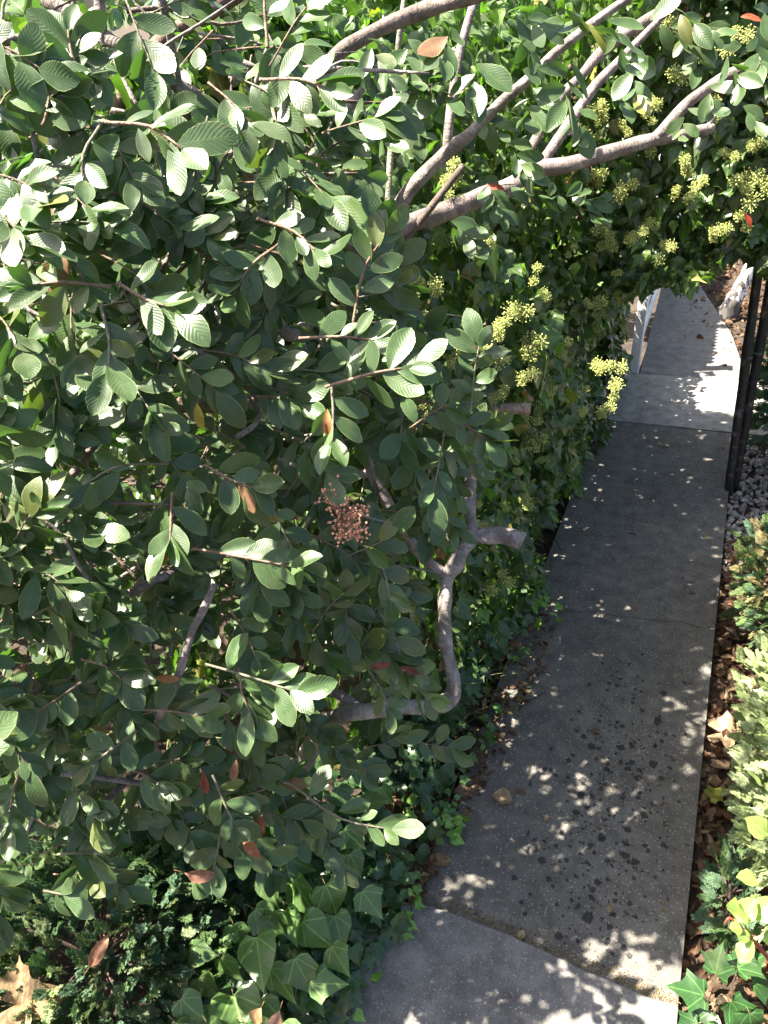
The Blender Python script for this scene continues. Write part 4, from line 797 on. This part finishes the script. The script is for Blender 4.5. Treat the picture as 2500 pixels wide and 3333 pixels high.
# ---------------------------------------------------------------- birch, fence
bb = ground(2360, 1035, Z0); bt = lean(bb, 2440, 880, 1.)
birch = empty('birch_tree', bb, 'leaning birch with white peeling bark beside the far path', 'birch tree'); dirb = nrm(bt-bb)
g = Geo(); tube(g, [bb-dirb*.05, bb+dirb*.12, bb+dirb*.35, bb+dirb*.9, bb+dirb*1.6+np.array([0, 0, .1]), bb+dirb*2.2+np.array([0, 0, .5]), bb+dirb*2.6+np.array([0, 0, 1.0])], [.10, .075, .058, .05, .045, .035, .02], 14, 6, (.8, .8, .8), .07)
g.build('trunk', MAT['birch'], birch)
g = Geo(); n = 2600; cc = bb+np.array([.3, .2, 3.0]); d = nrm(rng.normal(size=(n, 3)))*rng.random((n, 1))**.4*np.array([1.25, 1.5, .9]); scatter(g, RHOMB, cc+d, rng.normal(size=(n, 3))-np.array([0, 0, .6]), rng.normal(size=(n, 3))+np.array([0, 0, .8]), rng.uniform(.05, .09, n), .1, .1, .05, 1, np.array([.07, .14, .03])*rng.uniform(.8, 1.3, (n, 1)))
for i in range(14): tube(g, [bb+dirb*2.0+np.array([0, 0, .3]), cc+d[i]*.5, cc+d[i]], [.02, .012, .004], 5, 3, (.2, .18, .17), mi=1)
g.build('crown', [MAT['ivy'], MAT['twig']], birch)
# white picket fence
def post(x, y, h, s, label):
    root = empty('fence_post', (x, y, Z0), label, 'fence post'); g = Geo(); box(g, (x-s, y-s, Z0), (x+s, y+s, h), (.8, .8, .8), .006); g.build('post', MAT['white'], root, smooth=False)
    g = Geo(); box(g, (x-s-.01, y-s-.01, h+.001), (x+s+.01, y+s+.01, h+.025), (.8, .8, .8), .008); g.build('post_cap', MAT['white'], root, smooth=False); return root
post(-.448, 5.47, 1.05, .034, 'white square fence post at the corner of the far path')
post(-.60, 5.47, 1.0, .034, 'white fence post half hidden by the ivy hedge')
def fence(p0, p1, h, n, label):
    p0 = np.array(p0); p1 = np.array(p1); d = p1-p0; L_ = np.linalg.norm(d); d /= L_; nn = np.array([-d[1], d[0]]); root = empty('picket_fence', (p0[0], p0[1], Z0), label, 'fence')
    me = None
    for i in range(n):
        c = p0+d*(L_*(i+.5)/n)
        if me is None:
            g = Geo(); wv = .03; t = .009
            prof = [(-wv, .04), (wv, .04), (wv, h-.05), (0, h), (-wv, h-.05)]
            v = [(d[0]*a+nn[0]*s, d[1]*a+nn[1]*s, z-Z0) for s in (-t, t) for a, z in prof]; f = [4, 3, 2, 1, 0, 5, 6, 7, 8, 9]; tt = [5, 5]
            for j in range(5): f += [j, (j+1) % 5, 5+(j+1) % 5, 5+j]; tt.append(4)
            g.add(v, f, tt, np.zeros((10, 2)), np.tile((.8, .8, .8), (10, 1))); o = g.build('picket', MAT['white'], smooth=False); o.parent = root; me = o
        else: o = me.copy(); C.objects.link(o); o.parent = root
        o.location = (c[0]-p0[0], c[1]-p0[1], 0)
    for z in (.2, h-.25):
        g = Geo(); a = p0-nn*.03; b = p1-nn*.03; v = [(q[0]+nn[0]*s, q[1]+nn[1]*s, z+k) for q in (a, b) for s in (-.012, .012) for k in (0, .06)]
        f = [0, 1, 3, 2, 4, 6, 7, 5, 0, 4, 5, 1, 2, 3, 7, 6, 0, 2, 6, 4, 1, 5, 7, 3]; g.add(v, f, [4]*6, np.zeros((8, 2)), np.tile((.8, .8, .8), (8, 1))); g.build('rail', MAT['white'], root, smooth=False)
fence((-.47, 5.55), (-.50, 8.9), .95, 54, 'white picket fence running along the left of the far path')
fence((-.66, 5.48), (-2.6, 5.40), .95, 20, 'white picket fence behind the end of the ivy hedge')

# ---------------------------------------------------------------- red stemmed plant and ivy, lower right
root = empty('red_stemmed_plant', ground(2560, 3180, Z0), 'red stemmed plant with sunlit rounded pale leaves in the right corner', 'plant')
g = Geo(); st = [(2600, 3250, 1.75), (2500, 3118, 1.62), (2440, 3050, 1.58), (2380, 2990, 1.56), (2357, 3006, 1.56)]; tube(g, px(st), [.005, .0045, .004, .003, .0015], 7, 5, (.30, .045, .03)); tube(g, px([(2440, 3050, 1.58), (2425, 3010, 1.56), (2410, 2960, 1.54)]), [.002, .0018, .001], 5, 3, (.3, .06, .03))
tube(g, [px(st)[0], ground(2560, 3180, Z0)], [.005, .007], 6, 1, (.25, .06, .04)); g.build('stem', MAT['tint'], root)
g = Geo()
for x, y, d, a, s, T in [(2420, 3010, 1.55, 245, .085, ROUND), (2440, 3060, 1.56, 215, .05, ROUND), (2450, 3060, 1.57, 130, .07, ROUND), (2400, 3000, 1.55, 300, .08, ROUND), (2450, 2990, 1.55, 320, .09, ROUND), (2480, 3060, 1.6, 350, .06, ROUND), (2390, 2990, 1.56, 80, .045, ROUND), (2470, 2870, 1.6, 200, .07, ROUND), (2500, 2720, 1.7, 220, .09, ROUND), (2480, 2560, 1.75, 230, .07, OVAL), (2520, 2960, 1.6, 200, .07, ROUND), (2520, 3090, 1.6, 260, .07, ROUND)]:
    a = radians(a); scatter(g, T, [at(x, y, d)], [scr(cos(a), sin(a), .2)], [nrm(-FW*.5+np.array([-.5, -.1, .7])+rng.normal(size=3)*.3)], s*.75, .12, .3, .12, 1, np.array([.2, .28, .07])*rng.uniform(.8, 1.2))
g.build('leaves', MAT['ivy'], root)
li = [(2290, 3240, .12, 190), (2330, 3170, .11, 260), (2400, 3150, .12, 330), (2310, 3290, .11, 150), (2380, 3260, .12, 60), (2450, 3200, .11, 20), (2270, 3330, .09, 160), (2440, 3300, .11, 80), (2350, 3340, .1, 100), (2420, 3130, .09, 280)]
P_ = np.array([ground(a, b, rng.uniform(.12, .2)) for a, b, s, q in li]); S_ = np.array([s*.8 for a, b, s, q in li]); DD = np.array([scr(cos(radians(q)), sin(radians(q)), 0) for a, b, s, q in li])
ivy_patch('ivy_plant', 'ivy clump with large pointed dark leaves in the lower right corner', 'ivy', P_, S_, (LOBED, LOBED, SPADE), nrm(np.array([-.1, -.45, 1.])), np.array([.026, .065, .02])*rng.uniform(.8, 1.3, (len(li), 1)), ground(2400, 3260, Z0), dd=DD*2.2)

# ---------------------------------------------------------------- litter, gravel, grass
def litter_pts(n, xr, yr, z=.0): return np.stack([rng.uniform(*xr, n), rng.uniform(*yr, n), z+rng.random(n)*.045], 1)
def litter(name, P, label, cat, smin=.03, smax=.062, flat=.45, pale=0.):
    g = Geo(); n = len(P); col = np.array([(.20, .125, .075), (.13, .085, .055), (.26, .18, .11), (.17, .09, .05), (.30, .22, .14)])[rng.integers(0, 5, n)]*rng.uniform(.4, .95, (n, 1))
    k = rng.integers(0, 3, n); dirs = rng.normal(size=(n, 3))*np.array([1, 1, .22]); nn = rng.normal(size=(n, 3))*flat+np.array([0, 0, 1.])
    for i, T in enumerate((OVAL_LO, ROUND, SLIM)):
        m = k == i; scatter(g, T, P[m], dirs[m], nn[m], rng.uniform(smin, smax, m.sum()), rng.normal(0, .4, m.sum()), rng.normal(.2, .45, m.sum()), rng.uniform(0, .3, m.sum()), rng.uniform(.7, 1.2, m.sum()), col[m])
    return tag(g.build(name, MAT['dry']), label, cat, kind='stuff')
litter('leaf_litter', litter_pts(2300, (XR+.008, .75), (.9, 3.6), Z0+.005), 'brown dry leaf litter filling the strip right of the path', 'leaf litter')
litter('leaf_litter', np.concatenate([region(1000, [(1250, 2650), (1420, 2350), (1600, 2080), (1740, 1900), (1800, 2060), (1760, 2180), (1650, 2400), (1530, 2620), (1420, 2800), (1350, 2950), (1240, 2950)], -.02, .05), litter_pts(900, (-3.2, -.6), (.3, 2.6), Z0)]), 'dry leaf litter on the soil between path and shrub', 'leaf litter', .018, .046)
litter('leaf_litter', np.concatenate([litter_pts(2200, (-.2, 1.0), (5.75, 9.), Z0+.005)]), 'sunlit brown leaf litter round the foot of the birch', 'leaf litter', .03, .07)
def stones(n, xr, yr, rlo, rhi):
    g = Geo(); P = np.stack([rng.uniform(*xr, n), rng.uniform(*yr, n), Z0+.008+rng.random(n)*.02], 1); r = rng.uniform(rlo, rhi, n)
    base = Geo(); ball(base, np.zeros((1, 3)), 1., (.5, .5, .5)); v = base.v[0]; l = base.l[0]; t = base.t[0]; V = P[:, None]+v[None]*r[:, None, None]*rng.uniform(.6, 1.25, (n, 1, 3))*(1+.12*rng.normal(size=(n, len(v), 1)))
    c = np.array([.34, .31, .28])*rng.uniform(.4, 1.4, (n, 1)); g.add(V, l[None]+(np.arange(n)*len(v))[:, None], np.tile(t, n), np.zeros((n*len(v), 2)), np.repeat(c, len(v), 0)); return g
tag(stones(1500, (XR+.01, .85), (3.3, 4.65), .007, .02).build('gravel', MAT['stone']), 'pale gravel bed at the foot of the black poles', 'gravel', kind='stuff')
g = stones(500, (XL+.02, XR-.01), (1.2, 4.6), .0012, .0035); g.v[0][:, 2] += -Z0-.012-.5*.02+.004; tag(g.build('grit', MAT['stone']), 'loose pale grit specks on the concrete path', 'grit', kind='stuff')
# moss and grit along the slab step
g = Geo(); n = 900; t = rng.random(n)*(len(slabtop)-1.001); i = t.astype(int); sa = np.array(slabtop); q = sa[i]+(sa[i+1]-sa[i])*(t-i)[:, None]; ball(g, np.stack([q[:, 0]+rng.normal(size=n)*.008, q[:, 1]+.012+np.abs(rng.normal(size=n))*.018, .001+0*t], 1), rng.uniform(.0012, .0032, n), np.array([.17, .125, .06])*rng.uniform(.4, 1.5, (n, 1)))
tag(g.build('debris_line', MAT['stone']), 'brown grit and seeds gathered along the pale slab step', 'debris', kind='stuff')
g = Geo()
for i in range(170):
    b = ground(rng.uniform(1330, 1680), rng.uniform(2000, 2350), 0) if i < 130 else ground(rng.uniform(1200, 1500), rng.uniform(2250, 2500), 0)
    L_ = rng.uniform(.1, .3); d = nrm(np.array([rng.normal()*.5+.2, rng.normal()*.5, .8])); tube(g, [b, b+d*L_*.5, b+d*L_+np.array([.04, 0, -.05])*L_*4], [.0013, .001, .0004], 3, 4, (.24, .24, .09) if i % 3 else (.12, .2, .06), cap=False)
tag(g.build('grass', MAT['tint']), 'thin dry grass stalks growing under the bare trunk', 'grass', kind='stuff')

# ---------------------------------------------------------------- single fallen leaves
def maple():
    pts = []; lob = [(-2.5, .55), (-1.35, .85), (0, 1.), (1.35, .85), (2.5, .55)]; out = []
    for a in np.linspace(-2.75, 2.75, 45):
        r = .52+.44*max(0, max(l*max(0, 1-abs(a-c)/.75)**.8 for c, l in lob))+.05*sin(a*17); out.append((r*sin(a), r*cos(a)))
    V = [(0, 0, 0)]; 
    for s in (.5, 1.): V += [(x*s, y*s, 0) for x, y in out]
    n = len(out); f = []; t = []
    for i in range(n-1): f += [0, 1+i, 2+i]; t.append(3); f += [1+i, 1+n+i, 2+n+i, 2+i]; t.append(4)
    V = np.array(V, float); return V, np.array(f), np.array(t), np.stack([V[:, 0]*.6+.5, V[:, 1]], 1)
MAPLE = maple()
def fallen(x, y, size, a, T, col, label, z=.012, name='fallen_leaf', group='fallen leaves lying around', curl=.3, fold=.4, nb=(0, -.1, 1), cat='leaf', d=None):
    p = ground(x, y, z) if d is None else at(x, y, d); dr = scr(cos(radians(a)), sin(radians(a)), 0); 
    if d is None: dr = nrm(dr*np.array([1, 1, .15]))
    g = Geo(); scatter(g, T, [p], [dr], [np.array(nb, float)], size, curl, fold, .15, 1, col); tube(g, [p, p-dr*size*.3+np.array([0, 0, .004])], [.0012, .0009], 4, 1, np.array(col)*.7)
    return tag(g.build(name, MAT['dry'], loc=p), label, cat, group)
TAN = (.34, .25, .16); BRN = (.2, .12, .07); ORG = (.36, .15, .06)
fallen(50, 3270, .125, 350, MAPLE, (.27, .19, .11), 'large tan lobed leaf lying in the bottom left corner', d=gdepth(60, 3260, .28), curl=.35, nb=(0, -.5, 1))
fallen(1600, 2590, .085, 20, ROUND, (.38, .29, .18), 'bright crumpled tan leaf lying on the path in the sun patch', z=.02, fold=.8)
fallen(1575, 2560, .06, 240, SLIM, BRN, 'thin brown leaf just above the bright crumpled leaf', z=.015)
fallen(1480, 2570, .075, 30, ROUND, (.27, .19, .13), 'curled brown leaf at the ivy edge, left of the bright crumpled leaf', z=.02, fold=.7)
fallen(1680, 2574, .042, 10, ROUND, (.2, .14, .1), 'small flat brown leaf on the path right of the bright crumpled leaf')
fallen(1380, 2800, .11, 0, SLIM, (.36, .26, .13), 'long folded straw coloured leaf at the path edge', z=.02, fold=.7)
fallen(1330, 2890, .08, 300, ROUND, (.3, .18, .14), 'pinkish brown leaf lying on the ivy near the pale slab', z=.03)
fallen(1780, 2650, .026, 100, ROUND, TAN, 'tiny tan leaf alone on the dark middle of the path')
fallen(2140, 1448, .075, 5, SLIM, (.36, .29, .18), 'tan leaf lying alone on the grey path before the driveway', z=.015, fold=.6)
fallen(2085, 1805, .035, 20, SLIM, TAN, 'small tan leaf on the shaded path right of the ivy hedge')
fallen(2240, 1926, .035, 10, OVAL, (.25, .21, .1), 'olive tinged leaf on the path just above the joint')
fallen(1920, 2376, .045, 20, SLIM, BRN, 'narrow brown leaf between sun spots on the path')
fallen(1705, 3027, .035, 110, ROUND, (.3, .26, .14), 'small tan leaf beside the pale slab step')
fallen(2310, 2595, .075, 320, LOBED, (.22, .26, .05), 'yellowing ivy leaf on the leaf litter strip', z=.0, curl=.1, fold=.1)
fallen(2352, 2385, .085, 20, MAPLE, (.42, .31, .19), 'pale lobed dry leaf on the litter strip right of the path', z=.0)
fallen(2310, 2490, .075, 0, OVAL, (.3, .22, .14), 'pale oval dry leaf on the litter strip right of the path', z=.0)
fallen(2360, 2040, .08, 60, SLIM, (.26, .2, .13), 'long narrow dry leaf on the litter beside the path joint', z=.0)
fallen(1350, 3230 , .06, 250, OVAL, (.30, .2, .13), 'pale brown leaf on the pale slab near the ivy runners') if False else None
fallen(850, 2790, .055, 220, OVAL, (.36, .16, .09), 'orange-brown curled leaf caught above the heart shaped ivy', d=1.72, nb=(.2, -.6, .6))
fallen(835, 2730, .05, 280, ROUND, (.20, .09, .06), 'dark brown dead leaf above the heart shaped ivy', d=1.74, nb=(.2, -.6, .6))
fallen(600, 2840, .08, 10, SLIM, (.33, .18, .12), 'pinkish curled dead leaf lying on the juniper tuft', d=1.76, nb=(.1, -.7, .6), fold=.9)
fallen(290, 3150, .085, 300, SLIM, (.33, .17, .11), 'rust coloured dead leaf standing in the dark juniper', d=1.84, nb=(.3, -.7, .5), fold=.7)
fallen(850, 3280, .055, 120, ROUND, (.42, .26, .13), 'small orange leaf lodged under the heart shaped ivy', d=1.92, nb=(.1, -.7, .6))
fallen(910, 3290, .08, 110, OVAL, (.32, .19, .15), 'pink-brown leaf under the heart shaped ivy', d=1.9, nb=(.1, -.7, .6))
r3 = np.random.default_rng(11)
base_ = None
for i in range(46):
    y_ = r3.uniform(1.35, 5.3); x_ = r3.uniform(XL+.05, XR-.03) if r3.random() < .6 else r3.uniform(XR-.15, XR-.02)
    g = Geo(); p = np.array([x_, y_, .006])
    if i < 6:
        scatter(g, (SLIM, ROUND)[i % 2], [p], [(1, .3*i, 0)], [(.1, .1, 1)], .02, .3, .4, .2, 1, (.34, .27, .17)); o = g.build('leaf_fragment', MAT['dry'], loc=p); src = src+[o] if i else [o]
    else: o = src[i % 6].copy(); C.objects.link(o); o.location = p; o.rotation_euler = (0, 0, r3.uniform(0, 6)); s = r3.uniform(.6, 1.5); o.scale = (s, s, s)
    tag(o, 'tiny tan leaf fragment lying on the shaded concrete path', 'leaf', 'tiny leaf fragments on the path')
for x0, y0, x1, y1, lb in ((1795, 1740, 1830, 1805, 'thin dark bent twig lying on the shaded path'), (1705, 2290, 1780, 2250, 'slender dark twig beside the first sun spots on the path'), (2045, 1735, 2070, 1742, 'short black twig on the path near the hedge')):
    a, b = ground(x0, y0, .006), ground(x1, y1, .006); g = Geo(); tube(g, [a, (a+b)/2+np.array([.006, .004, .004]), b], [.0022, .002, .001], 5, 3, (.03, .025, .02)); tag(g.build('fallen_twig', MAT['twig']), lb, 'twig', 'twigs on the path')
